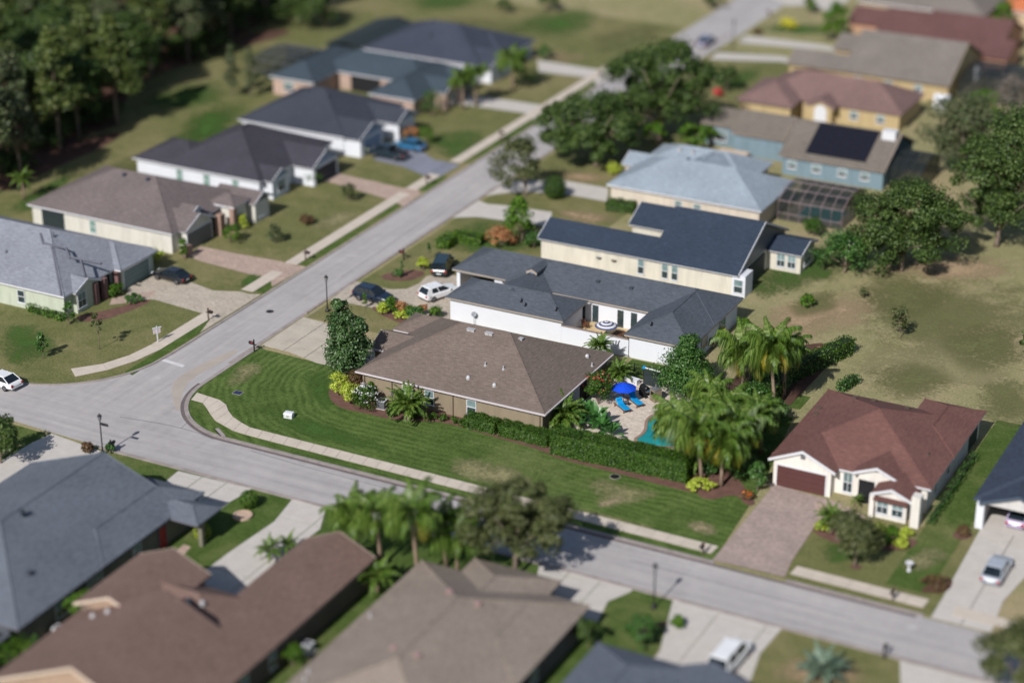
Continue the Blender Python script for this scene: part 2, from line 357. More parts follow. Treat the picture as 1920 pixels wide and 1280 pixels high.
patch([(1640, 640), (1900, 620), (1930, 720), (1700, 730), (1600, 700)], pz_(), 'dry')
patch([(1600, 500), (1760, 470), (1920, 490), (1900, 520), (1700, 530)], pz_(), 'tan')
patch([(1580, 540), (1700, 500), (1800, 560), (1680, 610)], pz_(), 'olive')
patch([(1480, 560), (1560, 540), (1580, 580), (1490, 600)], pz_(), 'olive')
patch([(1740, 640), (1860, 600), (1960, 660), (1830, 710)], pz_(), 'olive')
patch([(1600, 700), (1740, 670), (1800, 730), (1690, 760)], pz_(), 'olive')
patch([(1800, 740), (1920, 700), (1960, 780), (1870, 810)], pz_(), 'olive')
patch([(900, 90), (1050, 95), (1110, 110), (1050, 120)], pz_(), 'tan')
patch([(760, 40), (900, 30), (1010, 60), (900, 70)], pz_(), 'olive')
patch([(1090, 70), (1240, 40), (1260, 60), (1130, 110)], pz_(), 'olive')
patch([(430, 560), (470, 575), (430, 600), (400, 590)], .0555, 'green') if False else None
patch([(860, 850), (1000, 890), (1050, 930), (900, 905), (820, 880)], .0541, 'dry')
patch([(480, 760), (600, 790), (760, 850), (640, 840), (500, 790)], .0543, 'green')
patch([(440, 690), (470, 680), (500, 690), (460, 720), (420, 730)], .0545, 'dry')
patch([(560, 700), (620, 700), (640, 760), (600, 770)], .0547, 'green')
patch([(1700, 1040), (1760, 1020), (1790, 1050), (1740, 1075), (1680, 1070)], pz_(), 'dry')
patch([(1530, 1030), (1570, 1010), (1640, 1050), (1560, 1060)], pz_(), 'green')
patch([(10, 600), (90, 620), (110, 660), (40, 690), (0, 680)], pz_(), 'green')
patch([(440, 540), (470, 510), (500, 520), (460, 545)], pz_(), 'green')
patch([(560, 440), (620, 400), (680, 390), (640, 430)], pz_(), 'dry')
patch([(1010, 395), (1100, 395), (1180, 410), (1100, 425)], pz_(), 'tan')
patch([(1050, 320), (1140, 330), (1120, 345), (1040, 335)], pz_(), 'tan')
patch([(1480, 1230), (1560, 1225), (1660, 1260), (1560, 1290), (1450, 1280)], pz_(), 'tan')
patch([(1400, 50), (1500, 40), (1580, 60), (1480, 70)], pz_(), 'green')
patch([(1350, 130), (1450, 125), (1400, 160), (1350, 180)], pz_(), 'green')
# verges along the left street
for a, b in ((154, 171.5), (178.3, 184.0), (187.2, 213.3), (215.4, 221.2), (227.0, 275)):
    ground('verge', [(-125.2, a + .3), (-124.0, a), (-124.0, b), (-125.2, b + .2)], .014, m_green)
# kerbs
def ribbon(name, pts, wd, z0, z1, mat, parent=None):
    P = [Vector((p[0], p[1])) for p in pts]; a = []; b = []
    for i, p in enumerate(P):
        t = (P[min(i + 1, len(P) - 1)] - P[max(i - 1, 0)]).normalized(); n = Vector((-t.y, t.x))
        a.append(p); b.append(p + n * wd)
    mb = MB(); n = len(P)
    vs = [(p.x, p.y, z0) for p in a] + [(p.x, p.y, z1) for p in a] + [(p.x, p.y, z1) for p in b] + [(p.x, p.y, z0) for p in b]
    fs = [(k * n + i, k * n + i + 1, (k + 1) * n + i + 1, (k + 1) * n + i) for k in range(3) for i in range(n - 1)] + [(0, n, 2 * n, 3 * n), (n - 1, 4 * n - 1, 3 * n - 1, 2 * n - 1)]
    mb.add(vs, fs); return mb.build(name, mat, parent)
for l, wd in (([(-116.5, 165.3), (-116.5, 161)] + arc(-107.2, 155.6, 9.3, 180, 270, 16) + [(-56.2, VF)], .42), ([(-116.5, 184.8), (-116.5, 260)], .3), ([(-116.5, 175.6), (-116.5, 179.6)], .3),
              ([(-49.6, VF), (-37.5, VF)], .4), ([(-123.7, 275), (-123.7, 160)] + arc(-135.6, 158.8, 11.8, 0, -78, 10), .3),
              ([(-20, VN), (-117, VN)], .4)):
    struct(ribbon('kerb', l, wd, 0, .1, m_kerb))
# gutter pans and markings
def flat(name, pts, z, mat): return struct(sheet(name, pts, z, mat))
flat('gutter', [(-116.5, 300), (-116.5, 161), (-117.0, 161), (-117.0, 300)], .018, m_kerb)
struct(ribbon('gutter', (arc(-107.2, 155.6, 9.3, 180, 270, 16) + [(-38, VF)]), -.38, .013, .022, M('stained_gutter', col(112, 102, 102), .95, .2, .8, 4)))
flat('stop_line', px([(302, 676), (309, 673), (347, 684.6), (342, 689)]), .02, m_line)
flat('patch', smooth_poly(px([(320, 720), (345, 700), (400, 672), (440, 655), (448, 660), (410, 682), (355, 712), (340, 740), (337, 770), (328, 770)]), 1), .018, m_stain)
m_tar = M('tar_seam', col(118, 116, 120), .85, .2)
def seam(pl, wd): 
    p = px(pl); return struct(ribbon('road_seam', p, wd, .0125, .0165, m_tar))
seam([(225, 782), (262, 788), (300, 794), (340, 803), (372, 812), (400, 824)], .09); seam([(340, 803), (352, 792), (366, 786)], .06)
seam([(430, 700), (455, 680), (500, 648), (560, 606), (600, 580)], .08); seam([(470, 845), (560, 872), (640, 893), (760, 925)], .08); seam([(1180, 1050), (1300, 1080), (1420, 1112), (1600, 1160)], .08)
seam([(640, 520), (720, 466), (800, 410), (880, 350)], .07)
# concrete slabs
def clip_cell(poly, x0, y0, x1, y1):
    def cl(p, ax, val, keep):
        out = []
        for i in range(len(p)):
            a, b = p[i], p[(i + 1) % len(p)]; ia = (a[ax] - val) * keep >= 0; ib = (b[ax] - val) * keep >= 0
            if ia: out.append(a)
            if ia != ib:
                t = (val - a[ax]) / (b[ax] - a[ax]); out.append((a[0] + (b[0] - a[0]) * t, a[1] + (b[1] - a[1]) * t))
        return out
    for ax, v, k in ((0, x0, 1), (0, x1, -1), (1, y0, 1), (1, y1, -1)):
        poly = cl(poly, ax, v, k)
        if len(poly) < 3: return None
    return poly
m_joint = M('joint_dirt', col(92, 82, 74), .95, .2)
def slab_area(name, pts, z, mat, du=0, dv=0, gap=.07):
    base = struct(sheet(name, pts, z - .035 if du else z, m_joint if du else mat))
    if not du: return base
    xs = [p[0] for p in pts]; ys = [p[1] for p in pts]
    x = min(xs)
    while x < max(xs):
        y = min(ys)
        while y < max(ys):
            c = clip_cell(pts, x + gap / 2, y + gap / 2, x + du - gap / 2, y + dv - gap / 2)
            if c:
                q = [];
                for p in c:
                    if not q or (abs(p[0] - q[-1][0]) + abs(p[1] - q[-1][1]) > 1e-3): q.append(p)
                ar = abs(sum(q[i][0] * q[(i + 1) % len(q)][1] - q[(i + 1) % len(q)][0] * q[i][1] for i in range(len(q)))) / 2
                if len(q) >= 3 and ar > .15: sheet('slab', q, z, mat, base, .03)
            y += dv
        x += du
    return base
slab_area('driveway', [(-116.3, 166.4), (-116.3, 174.6), (-113.5, 174.4), (-111, 173.4), (-107.5, 172.6), (-104.5, 172.4), (-101, 172.4), (-100.2, 175.4), (-100.2, 166.6), (-104, 165.6), (-108.5, 165.2), (-112.5, 166.2)], .062, m_conc_old, 2.9, 2.6)
slab_area('driveway', px([(618, 563), (666, 527.5), (700, 537), (730, 543), (763, 541.6), (785, 532), (800, 518), (835, 512), (905, 530), (862, 602), (830, 612), (780, 592), (700, 578), (640, 566)]), .03, m_paver_beige)
slab_area('driveway', px([(841, 409), (897, 376), (915, 383), (944, 385), (1035, 398), (1030, 425), (940, 413), (893, 407)]), .03, m_conc)
slab_area('driveway', px([(910, 368), (940, 340), (1053, 338), (1140, 353), (1140, 379), (1063, 365), (980, 360), (940, 363)]), .03, m_conc)
slab_area('driveway', px([(1007, 113), (1133, 133), (1150, 140), (1120, 165), (1113, 147), (1010, 135)]), .03, m_conc)
slab_area('driveway', px([(860, 178), (920, 184), (1013, 197), (1022, 205), (1000, 225), (987, 213), (907, 202), (850, 196)]), .03, m_conc)
slab_area('driveway', px([(740, 270), (790, 283), (813, 300), (853, 307), (862, 310), (815, 337), (753, 312), (700, 300)]), .03, m_road_dark)
slab_area('driveway', px([(585, 312), (640, 327), (700, 340), (753, 353), (776, 352), (790, 362), (757, 388), (735, 376), (640, 348), (590, 335)]), .03, m_paver_pink)
slab_area('driveway', px([(376, 462), (391, 465), (450, 477), (526, 490), (550, 497), (575, 500), (510, 538), (507, 522), (482, 518), (376, 490), (350, 480)]), .03, m_paver_pink)
slab_area('driveway', px([(240, 540), (285, 518), (360, 530), (400, 545), (450, 547), (466, 551), (490, 552), (375, 624), (393, 600), (380, 588), (290, 562), (235, 560)]), .03, m_paver_beige)
slab_area('driveway', px([(1440, 905), (1580, 945), (1536, 975), (1484, 1052.6), (1471, 1082), (1335.5, 1050), (1358, 1023.5), (1445, 917)]), .064, m_paver_grey)
slab_area('driveway', px([(1842, 985), (1960, 1015), (1960, 1040), (1880, 1128), (1858, 1186), (1745, 1158), (1768, 1120)]), .064, m_conc, 3.0, 3.0)
slab_area('driveway', px([(334, 883), (474, 917), (435, 938.6), (392, 971), (298, 940), (290, 920)]), .04, m_conc, 2.7, 2.7)
slab_area('driveway', px([(548, 936), (612, 950), (600, 992), (560, 1021), (442, 1120), (350, 1096), (430, 1035), (514, 978)]), .04, m_conc, 4.2, 3.4)
slab_area('driveway', px([(1012, 1055), (1197, 1103), (1140, 1127), (1120, 1165), (960, 1130), (1003, 1097)]), .04, m_conc, 3.0, 3.0)
slab_area('driveway', px([(1262, 1124), (1466, 1178), (1425, 1225), (1402, 1290), (1180, 1290), (1237, 1221)]), .04, m_conc, 4.2, 4.2)
slab_area('driveway', px([(1687, 1238), (1912, 1296), (1912, 1380), (1690, 1330)]), .04, m_conc)
slab_area('driveway', px([(190, 846), (97, 813), (60, 830), (0, 866), (-60, 905), (-60, 980), (0, 938), (90, 888)]), .03, m_conc)
slab_area('driveway', px([(1384, 81), (1396, 67), (1540, 84), (1600, 96), (1600, 104), (1540, 94)]), .03, m_conc)
slab_area('driveway', px([(1330, 112), (1345, 99), (1465, 106), (1500, 114), (1500, 124), (1465, 116)]), .03, m_conc)
slab_area('driveway', px([(1440, -5), (1500, -30), (1600, -10), (1560, 30), (1530, 10), (1480, 12)]), .03, m_conc)
slab_area('path', px([(300, 1075), (322, 1040), (345, 1020), (358, 1025), (335, 1050), (320, 1080)]), .03, m_paver_pink)
slab_area('path', px([(1526, 943), (1590, 950), (1650, 985), (1640, 1000), (1580, 975), (1536, 975)]), .066, m_paver_pink)
slab_area('path', px([(210, 560), (245, 552), (290, 545), (290, 555), (240, 568), (205, 572)]), .032, m_paver_pink)
def walk(pts_out, pts_in, z, step=1.5):
    """sidewalk of separate slabs between two edge polylines"""
    def resample(pl, n):
        d = [0]
        for a, b in zip(pl, pl[1:]): d.append(d[-1] + math.hypot(b[0] - a[0], b[1] - a[1]))
        o = []
        for k in range(n + 1):
            s = d[-1] * k / n; i = max(j for j in range(len(d)) if d[j] <= s + 1e-9); i = min(i, len(pl) - 2)
            t = (s - d[i]) / (d[i + 1] - d[i]); o.append((pl[i][0] + (pl[i + 1][0] - pl[i][0]) * t, pl[i][1] + (pl[i + 1][1] - pl[i][1]) * t))
        return o, d[-1]
    ln = resample(pts_out, 1)[1]; n = max(int(ln / step), 1)
    a, b = resample(pts_out, n)[0], resample(pts_in, n)[0]
    base = struct(sheet('sidewalk', a + b[::-1], z - .03, m_kerb))
    for i in range(n):
        e = .018 / max(ln / n, .1)
        l = lambda p, q, t: (p[0] + (q[0] - p[0]) * t, p[1] + (q[1] - p[1]) * t)
        sheet('slab', [l(a[i], a[i + 1], e), l(a[i], a[i + 1], 1 - e), l(b[i], b[i + 1], 1 - e), l(b[i], b[i + 1], e)], z + rnd.uniform(-.004, .006), m_walk, base, .026)
walk([(-115.6, 153.6), (-111.7, 153.15), (-111.2, 152.3), (-109.5, 150.8), (-106.7, 149.55), (-101.9, 149.5), (-56.9, 149.2)], [(-115.2, 152.0), (-113.3, 151.9), (-112.4, 150.8), (-110.3, 149.2), (-107.2, 148.1), (-101.9, 148.0), (-57.0, 147.75)], .085)
walk([(-49.6, 149.2), (-37.8, 149.1)], [(-49.7, 147.7), (-37.9, 147.6)], .085)
walk([(-35.5, 149.1), (-20, 149.1)], [(-35.5, 147.6), (-20, 147.6)], .085)
for a, b in ((156, 171), (178.0, 184.3), (187.0, 213.6), (215.2, 221.4), (226.8, 275)):
    out = [(-126.8, b), (-126.8, a + 4), (-127.4, a + 1)] if a == 156 else [(-126.8, b), (-126.8, a)]
    inn = [(-125.2, b), (-125.2, a + 4), (-125.8, a + 1)] if a == 156 else [(-125.2, b), (-125.2, a)]
    if a == 156: out += [(-128.6, 154.4), (-130.6, 152.3)]; inn += [(-127.2, 153.4), (-129.0, 151.0)]
    walk(out, inn, .05, 3.0)
# beds
def bed(pts, z=.03, mat=None, it=2): return struct(sheet('mulch_bed', smooth_poly(pts, it), z, mat or m_mulch))
bed([(-104.6, 161.5), (-103.4, 159.0), (-101.0, 157.2), (-98, 157.5), (-95.2, 157.4), (-92.5, 158.4), (-90, 159.4), (-86, 158.9), (-78.5, 158.4), (-77.5, 157.6), (-70, 157.5), (-63.5, 157.2), (-61, 157.4), (-60.0, 160.4), (-62, 170), (-66, 168), (-70, 162), (-80, 161.5), (-100, 161.5), (-101.5, 166), (-104.8, 165.2)], .056)
bed(px([(1255, 715), (1330, 730), (1400, 700), (1480, 650), (1570, 640), (1560, 680), (1480, 760), (1420, 830), (1360, 800), (1300, 750)]), .062, m_leaflit)
bed(px([(1520, 985), (1560, 990), (1640, 1010), (1730, 1010), (1700, 1035), (1600, 1030), (1530, 1005)]), .066)
bed(px([(690, 572), (760, 585), (830, 600), (840, 612), (780, 618), (710, 590)]), .034)
bed(px([(715, 516), (745, 508), (790, 506), (800, 515), (770, 527), (735, 527), (715, 523)]), .034)
bed(px([(1300, 925), (1345, 928), (1380, 890), (1400, 920), (1420, 945), (1400, 950), (1380, 925), (1330, 940)]), .058)
bed(px([(40, 300), (150, 260), (240, 245), (200, 275), (110, 310), (0, 370), (0, 330)]), .016, m_leaflit)
bed(px([(420, 70), (520, 55), (560, 60), (440, 95), (420, 90)]), .016, m_leaflit)
bed(px([(140, 600), (180, 605), (240, 585), (285, 565), (275, 560), (210, 580), (150, 590)]), .016)
bed(px([(1590, 1062), (1602, 1057), (1620, 1062), (1605, 1070)]), .068)
bed(px([(942, 1083), (965, 1072), (990, 1083), (965, 1092)]), .02)
bed(px([(1780, 1003), (1805, 992), (1830, 1003), (1805, 1014)]), .02)
bed(px([(1740, 1095), (1790, 1080), (1780, 1112), (1720, 1112)]), .068, m_leaflit)
bed(px([(1330, 1160), (1250, 1165), (1215, 1190), (1180, 1200), (1220, 1165)]), .02)
# ---------------------------------------------------------------- houses
class House:
    def __init__(s, name, label, org, wall, roof, trim=None, cat='house'):
        s.o = org; s.t = thing(name, label, cat, (org[0], org[1], 0)); s.wm = wall; s.rm = roof; s.tr = trim or m_trim; s.k = 0; s.roof = None
    def l(s, r): return (r[0] - s.o[0], r[1] - s.o[1], r[2] - s.o[0], r[3] - s.o[1])
    def walls(s, r, h, inset=.45, mat=None):
        u0, v0, u1, v1 = s.l(r); i = inset + .007 * s.k
        return MB().box(u0 + i, v0 + i, 0, u1 - i, v1 - i, h).build('wall', mat or s.wm, s.t)
    def hip(s, r, ze=2.75, p=.46, wall=True, mat=None, ghi=False):
        u0, v0, u1, v1 = s.l(r); z = ze - .006 * s.k; du, dv = u1 - u0, v1 - v0; mb = MB()
        e = [(u0, v0, z), (u1, v0, z), (u1, v1, z), (u0, v1, z)]
        if du >= dv:
            h = dv / 2; a, b = (u0 + h, v0 + h, z + h * p), (u1 - h + 1e-3, v0 + h, z + h * p)
            fs = [(0, 1, 5, 4), (1, 2, 5), (2, 3, 4, 5), (3, 0, 4)]
        else:
            h = du / 2; a, b = (u0 + h, v0 + h, z + h * p), (u0 + h, v1 - h + 1e-3, z + h * p)
            if ghi: b = (u0 + h, v1, z + h * p)
            fs = [(0, 1, 4), (1, 2, 5, 4), (2, 3, 5), (3, 0, 4, 5)]
        mb.add(e + [a, b], fs + [(3, 2, 1, 0)])
        ro = mb.build('roof', mat or s.rm, s.t, uv=True)
        # ridge and hip caps
        cp = MB(); pr = [(e[0], a), (e[3], a if du >= dv else b), (e[1], b if du >= dv else a), (e[2], b)] + ([(a, b)] if (Vector(a) - Vector(b)).length > .5 else [])
        for q0, q1 in pr: cp.tube([q0, q1], .085, 5)
        cp.build('ridge_cap', mat or s.rm, ro, uv=True)
        g = .03 + .004 * s.k
        MB().box(u0 + g, v0 + g, z - .2, u1 - g, v1 - g, z - .012).build('fascia', s.tr, s.t)
        if wall: s.walls(r, z - .19)
        s.k += 1; s.roof = s.roof or ro; return ro
    def gable(s, r, ax, ze=2.75, p=.46, wall=True, mat=None, ends=(1, 1), gmat=None, ov=.3):
        """ax 'u': ridge along u; ends = gable wall at low / high end"""
        u0, v0, u1, v1 = s.l(r); z = ze - .006 * s.k; T = .14
        def q(a, b, zz): return (a, b, zz) if ax == 'u' else (b, a, zz)
        a0, a1, b0, b1 = (u0, u1, v0, v1) if ax == 'u' else (v0, v1, u0, u1)
        bm = (b0 + b1) / 2; h = (b1 - b0) / 2 * p
        flip = ax == 'v'
        mb = MB(); top = [q(a0, b0, z), q(a1, b0, z), q(a1, bm, z + h), q(a0, bm, z + h), q(a1, b1, z), q(a0, b1, z)]
        low = [(x, y, zz - T) for x, y, zz in top]
        fs = [(0, 1, 2, 3), (3, 2, 4, 5), (6, 9, 8, 7), (9, 11, 10, 8), (0, 6, 7, 1), (5, 4, 10, 11), (0, 3, 9, 6), (3, 5, 11, 9), (1, 7, 8, 2), (2, 8, 10, 4)]
        if flip: fs = [f[::-1] for f in fs]
        mb.add(top + low, fs); ro = mb.build('roof', mat or s.rm, s.t, uv=True)
        for b, sg in ((b0, 1), (b1, -1)):
            tr = MB()
            c = [q(a0 + .02, b + sg * .02, z - .22), q(a1 - .02, b + sg * .12, z - .03)]
            x0, x1 = sorted((c[0][0], c[1][0])); y0, y1 = sorted((c[0][1], c[1][1])); tr.box(x0, y0, z - .24, x1, y1, z - .03)
            tr.build('fascia', s.tr, s.t)
        for k, (a, sg) in enumerate(((a0, -1), (a1, 1))):
            if not ends[k]: continue
            rk = MB(); o = a + sg * .012; i = a - sg * .06
            sec = [(b0 - .01, z + .005), (bm, z + h + .005), (b1 + .01, z + .005), (b1 - .01, z - .25), (bm, z + h - .27), (b0 + .01, z - .25)]
            vs = [q(o, b, zz) for b, zz in sec] + [q(i, b, zz) for b, zz in sec]
            rk.add(vs, [(0, 1, 4, 5), (1, 2, 3, 4), (6, 11, 10, 7), (7, 10, 9, 8), (0, 6, 7, 1), (1, 7, 8, 2), (5, 4, 10, 11), (4, 3, 9, 10)])
            rk.build('rake_trim', s.tr, s.t)
            gw = MB(); w0 = a - sg * (ov + .005 * s.k); w1 = a - sg * (ov + .2)
            gg = [q(w0, b0 + .35, z - .19), q(w0, b1 - .35, z - .19), q(w0, bm, z + h - .3), q(w1, b0 + .35, z - .19), q(w1, b1 - .35, z - .19), q(w1, bm, z + h - .3)]
            gw.add(gg, [(0, 1, 2), (3, 5, 4), (0, 2, 5, 3), (1, 4, 5, 2), (0, 3, 4, 1)]); gw.build('gable_wall', gmat or s.wm, s.t)
        if wall:
            i = .45 + .007 * s.k; e0 = ov + .005 * s.k if ends[0] else i; e1 = ov + .005 * s.k if ends[1] else i
            A, B = q(a0 + e0, b0 + i, 0), q(a1 - e1, b1 - i, 0)
            MB().box(A[0], A[1], 0, B[0], B[1], z - .19).build('wall', s.wm, s.t)
        s.k += 1; s.roof = s.roof or ro; return ro
    def _fr(s, side, at, c, z, mb, name, mats, parent=None, smooth=False):
        """mb is drawn with x along wall, y outwards (positive = out), z up; centre c, wall plane at"""
        if side == '-v': loc = (c - s.o[0], at - s.o[1], z); rot = 0; ysg = -1
        o = None
        vs = []
        for x, y, zz in mb.v:
            if side == '-v': vs.append((c - s.o[0] + x, at - s.o[1] - y, z + zz))
            elif side == '+u': vs.append((at - s.o[0] + y, c - s.o[1] + x, z + zz))
            elif side == '-u': vs.append((at - s.o[0] - y, c - s.o[1] - x, z + zz))
            else: vs.append((c - s.o[0] - x, at - s.o[1] + y, z + zz))
        return link(name, mesh(name, vs, mb.f, mats, smooth, mb.m), parent or s.t)
    def window(s, side, at, c, z=1.5, w=1.0, h=1.4, glass=None, mull=1, frame=None, blind=True):
        f = MB(); t = .07
        f.box(-w / 2 - t, -.02, -h / 2 - t, w / 2 + t, .05, -h / 2).box(-w / 2 - t, -.02, h / 2, w / 2 + t, .05, h / 2 + t)
        f.box(-w / 2 - t, -.02, -h / 2, -w / 2, .05, h / 2).box(w / 2, -.02, -h / 2, w / 2 + t, .05, h / 2).box(-w / 2, -.02, -.035, w / 2, .045, .035)
        for k in range(1, mull): x = -w / 2 + w * k / mull; f.box(x - .025, -.02, -h / 2, x + .025, .04, h / 2)
        fr = s._fr(side, at, c, z, f, 'window', frame or m_trim)
        s._fr(side, at, c, z, MB().box(-w / 2, -.02, .035, w / 2, .02, h / 2), 'pane', m_glass_teal if (blind and not glass) else (glass or m_glass), fr)
        s._fr(side, at, c, z, MB().box(-w / 2, -.02, -h / 2, w / 2, .02, -.035), 'pane', glass or m_glass, fr)
        s._fr(side, at, c, z, MB().box(-w / 2 - .12, -.02, -h / 2 - t - .08, w / 2 + .12, .1, -h / 2 - t), 'sill', m_trim, fr)
    def garage(s, side, at, c, w=4.9, h=2.15, mat=None, rows=4):
        f = MB(); f.box(-w / 2 - .12, -.02, 0, -w / 2, .05, h + .12).box(w / 2, -.02, 0, w / 2 + .12, .05, h + .12).box(-w / 2, -.02, h, w / 2, .05, h + .12)
        d = s._fr(side, at, c, 0, f, 'garage_door', s.tr)
        for k in range(rows): s._fr(side, at, c, 0, MB().box(-w / 2, -.02, h * k / rows + .015, w / 2, .03, h * (k + 1) / rows - .01), 'panel', mat or m_trim, d)
    def door(s, side, at, c, mat, w=1.0, h=2.1):
        d = s._fr(side, at, c, 0, MB().box(-w / 2, -.02, 0, w / 2, .04, h), 'door', mat)
        s._fr(side, at, c, 0, MB().box(w / 2 - .14, .04, 1.0, w / 2 - .07, .1, 1.06), 'handle', m_black, d)
        s._fr(side, at, c, 0, MB().box(-w / 2 - .1, -.02, 0, -w / 2, .06, h + .1).box(w / 2, -.02, 0, w / 2 + .1, .06, h + .1).box(-w / 2, -.02, h, w / 2, .06, h + .1), 'door_frame', s.tr, d)
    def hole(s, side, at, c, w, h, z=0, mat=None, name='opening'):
        return s._fr(side, at, c, z, MB().box(-w / 2, -.3, 0, w / 2, .015, h), name, mat or m_dark)  # shallow solid box; by default a dark colour replaces the shaded depth
    def box(s, name, r, z0, z1, mat, parent=None):
        u0, v0, u1, v1 = s.l(r); return MB().box(u0, v0, z0, u1, v1, z1).build(name, mat, parent or s.t)
    def vent(s, u, v, z, kind='pipe', mat=None):
        x, y = u - s.o[0], v - s.o[1]; mb = MB()
        if kind == 'pipe': mb.lathe([(.16, -.2), (.16, .05), (.07, .08), (.07, .38), (.0, .38)], 8, (x, y, z))
        elif kind == 'hood': mb.lathe([(.22, -.2), (.22, .14), (.12, .3), (.0, .34)], 10, (x, y, z))
        else:
            mb.box(x - .19, y - .2, z - .25, x + .19, y + .2, z + .12).box(x - .23, y - .26, z + .12, x + .23, y + .24, z + .16)
        mb.build('roof_vent', mat or m_vent, s.roof)
    def downspout(s, u, v, h=2.6, mat=None):
        x, y = u - s.o[0], v - s.o[1]
        MB().box(x - .045, y - .05, .1, x + .045, y + .03, h).box(x - .045, y - .2, 0, x + .045, y + .03, .12).build('downspout', mat or m_brown, s.t)
m_brown = M('brown_paint', col(96, 82, 70), .6, .1)
def wallm(n, r, g, b, k=1.):
    m, t, bs = nodes(n); c = col(r, g, b, k)
    mp = t.nodes.new('ShaderNodeMapping'); L(t, pos(t), mp.inputs[0]); mp.inputs['Scale'].default_value = (1.6, 1.6, .22)
    st = noise(t, 1.0, 5, mp.outputs[0], .65); bl = noise(t, .6, 4); fi = noise(t, 14, 2)
    base = ramp(t, st, [(.3, sc3(c, .84)), (.52, c), (.72, sc3(c, 1.07))])
    base = mix(t, .5, base, ramp(t, bl, [(.3, (.88, .88, .87, 1)), (.7, (1.04, 1.04, 1.04, 1))]), 'MULTIPLY')
    L(t, base, bs.inputs['Base Color']); bs.inputs['Roughness'].default_value = .92; bs.inputs['Specular IOR Level'].default_value = .2; bump(t, bs, fi, .3, .01); return m
def roofpt(x, y, f):
    z = 4.0
    for _ in range(30):
        u, v = W(x, y, z); z += (f(u, v) - z) * .5
    return u, v, z
# --- H1 the taupe corner house
h1 = House('corner_house', 'taupe stucco house with grey brown hip roof on the corner lawn', (-100.3, 161.1), wallm('taupe_stucco', 146, 132, 112), roof_mat('taupe_shingles', col(122, 109, 101)), m_gutter)
h1.hip((-100.9, 160.6, -79.7, 176.2), 2.75, .488)
h1.gable((-102.6, 166.1, -94, 170.9), 'u', 2.75, .46, ends=(1, 0))
h1.hip((-102.9, 171.2, -92, 176.1), 2.75, .46)
h1.garage('-u', -102.4, 173.6, 4.0)
for xx, yy in ((762, 735), (800, 748), (882, 764)): h1.window('-v', 161.02, W(xx, yy, 1.5)[0], 1.45, .95, 1.45)
for xx, yy in ((726, 735), (845, 758)): h1.downspout(W(xx, yy, 1.5)[0], 161.0)
h1.downspout(-100.2, 161.0); h1.downspout(-80.4, 161.0)
m_gut2 = M('white_gutter', col(214, 204, 206), .45, .06)
h1.box('gutter', (-101.0, 160.47, -79.6, 160.6), 2.6, 2.74, m_gut2); h1.box('gutter', (-79.7, 160.6, -79.57, 176.2), 2.6, 2.74, m_gut2)
h1.box('gutter', (-102.6, 165.98, -99.9, 166.1), 2.6, 2.73, m_gut2)
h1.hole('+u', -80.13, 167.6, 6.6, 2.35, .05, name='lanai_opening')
for k in range(6):
    v = 165.0 + k * .55 + (.5 if k > 2 else 0); cb = MB()
    for j in range(4): cb.box(-79.9 + 100.3 + .05 * (j % 2), v - 161.1 + j * .085, .05, -79.85 + 100.3 + .05 * (j % 2), v - 161.1 + j * .085 + .075, 2.5)
    cb.build('curtain', M('white_curtain', col(206, 206, 214), .9, .06) if k == 0 else bpy.data.materials['white_curtain'], h1.t)
h1.window('+u', -80.14, 172.6, 1.5, 1.6, 1.3, mull=2)
ff = lambda u, v: 2.75 + (v - 160.6) * .488
fe = lambda u, v: 2.75 + (-79.7 - u) * .488
for xx, yy, k in ((910, 685), (944, 692)) and ((910, 685, 'pipe'), (944, 692, 'pipe'), (878, 709, 'hood'), (927, 723, 'hood')): h1.vent(*roofpt(xx, yy, ff), k)
for xx, yy in ((880, 618), (887, 619.5), (914, 625), (921, 626.5)): h1.vent(*roofpt(xx, yy, ff), 'box')
h1.vent(*roofpt(977, 636, fe), 'box'); h1.vent(*roofpt(1101, 669, fe), 'hood'); h1.vent(*roofpt(1110, 686, fe), 'pipe')
# wall tap box and satellite dish
h1._fr('-v', 161.04, -97.0, .9, MB().box(-.12, -.02, -.18, .12, .1, .18), 'meter_box', m_grey)
# --- H2 white courtyard house
h2 = House('courtyard_house', 'white walled house with slate roof around a furnished courtyard', (-101.5, 181.6), m_white, roof_mat('slate_shingles', col(88, 94, 103)), M('taupe_fascia', col(172, 160, 148), .6, .08))
h2.hip((-102.2, 181.2, -87.8, 187.3), 2.75, .46)
h2.gable((-98.2, 183.6, -92.3, 192.2), 'v', 2.75, .46, ends=(0, 0))
h2.hip((-105.4, 188.6, -90, 196), 2.75, .46, wall=False)
h2.hip((-98.5, 187.7, -73.2, 195.9), 2.75, .46)
h2.hip((-80.8, 181.2, -73.15, 195.8), 2.75, .46)
h2.box('wall', (-105.0, 195.0, -98, 195.5), 0, 2.55, m_white); h2.box('wall', (-105.0, 189.05, -104.6, 195.1), 0, 2.55, m_white)
h2.box('wall', (-100.2, 189.05, -98, 195.1), 0, 2.5, m_white)
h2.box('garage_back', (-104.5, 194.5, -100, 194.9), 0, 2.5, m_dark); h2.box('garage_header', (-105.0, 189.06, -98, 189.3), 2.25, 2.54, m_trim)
h2.box('courtyard_wall', (-88.3, 181.68, -80.4, 181.95), 0, 1.95, m_white)
h2.box('wall_cap', (-88.3, 181.64, -80.4, 181.98), 1.95, 2.0, M('cap', col(150, 135, 125), .8, .1))
h2.box('courtyard_floor', (-88.2, 181.96, -80.4, 188.1), .02, .06, paver_mat('sand_pavers', col(214, 186, 140), col(226, 200, 156)))
for c in (-90.5, -88.9, -87.3, -84.3, -82.7): h2.hole('-v', 188.18, c, .75, 2.0, .05, m_glass, 'french_door')
h2.window('+u', -73.55, 186, 1.4, 1.4, 1.2); h2.window('+u', -73.55, 191, 1.2, 1.4, 1.8)
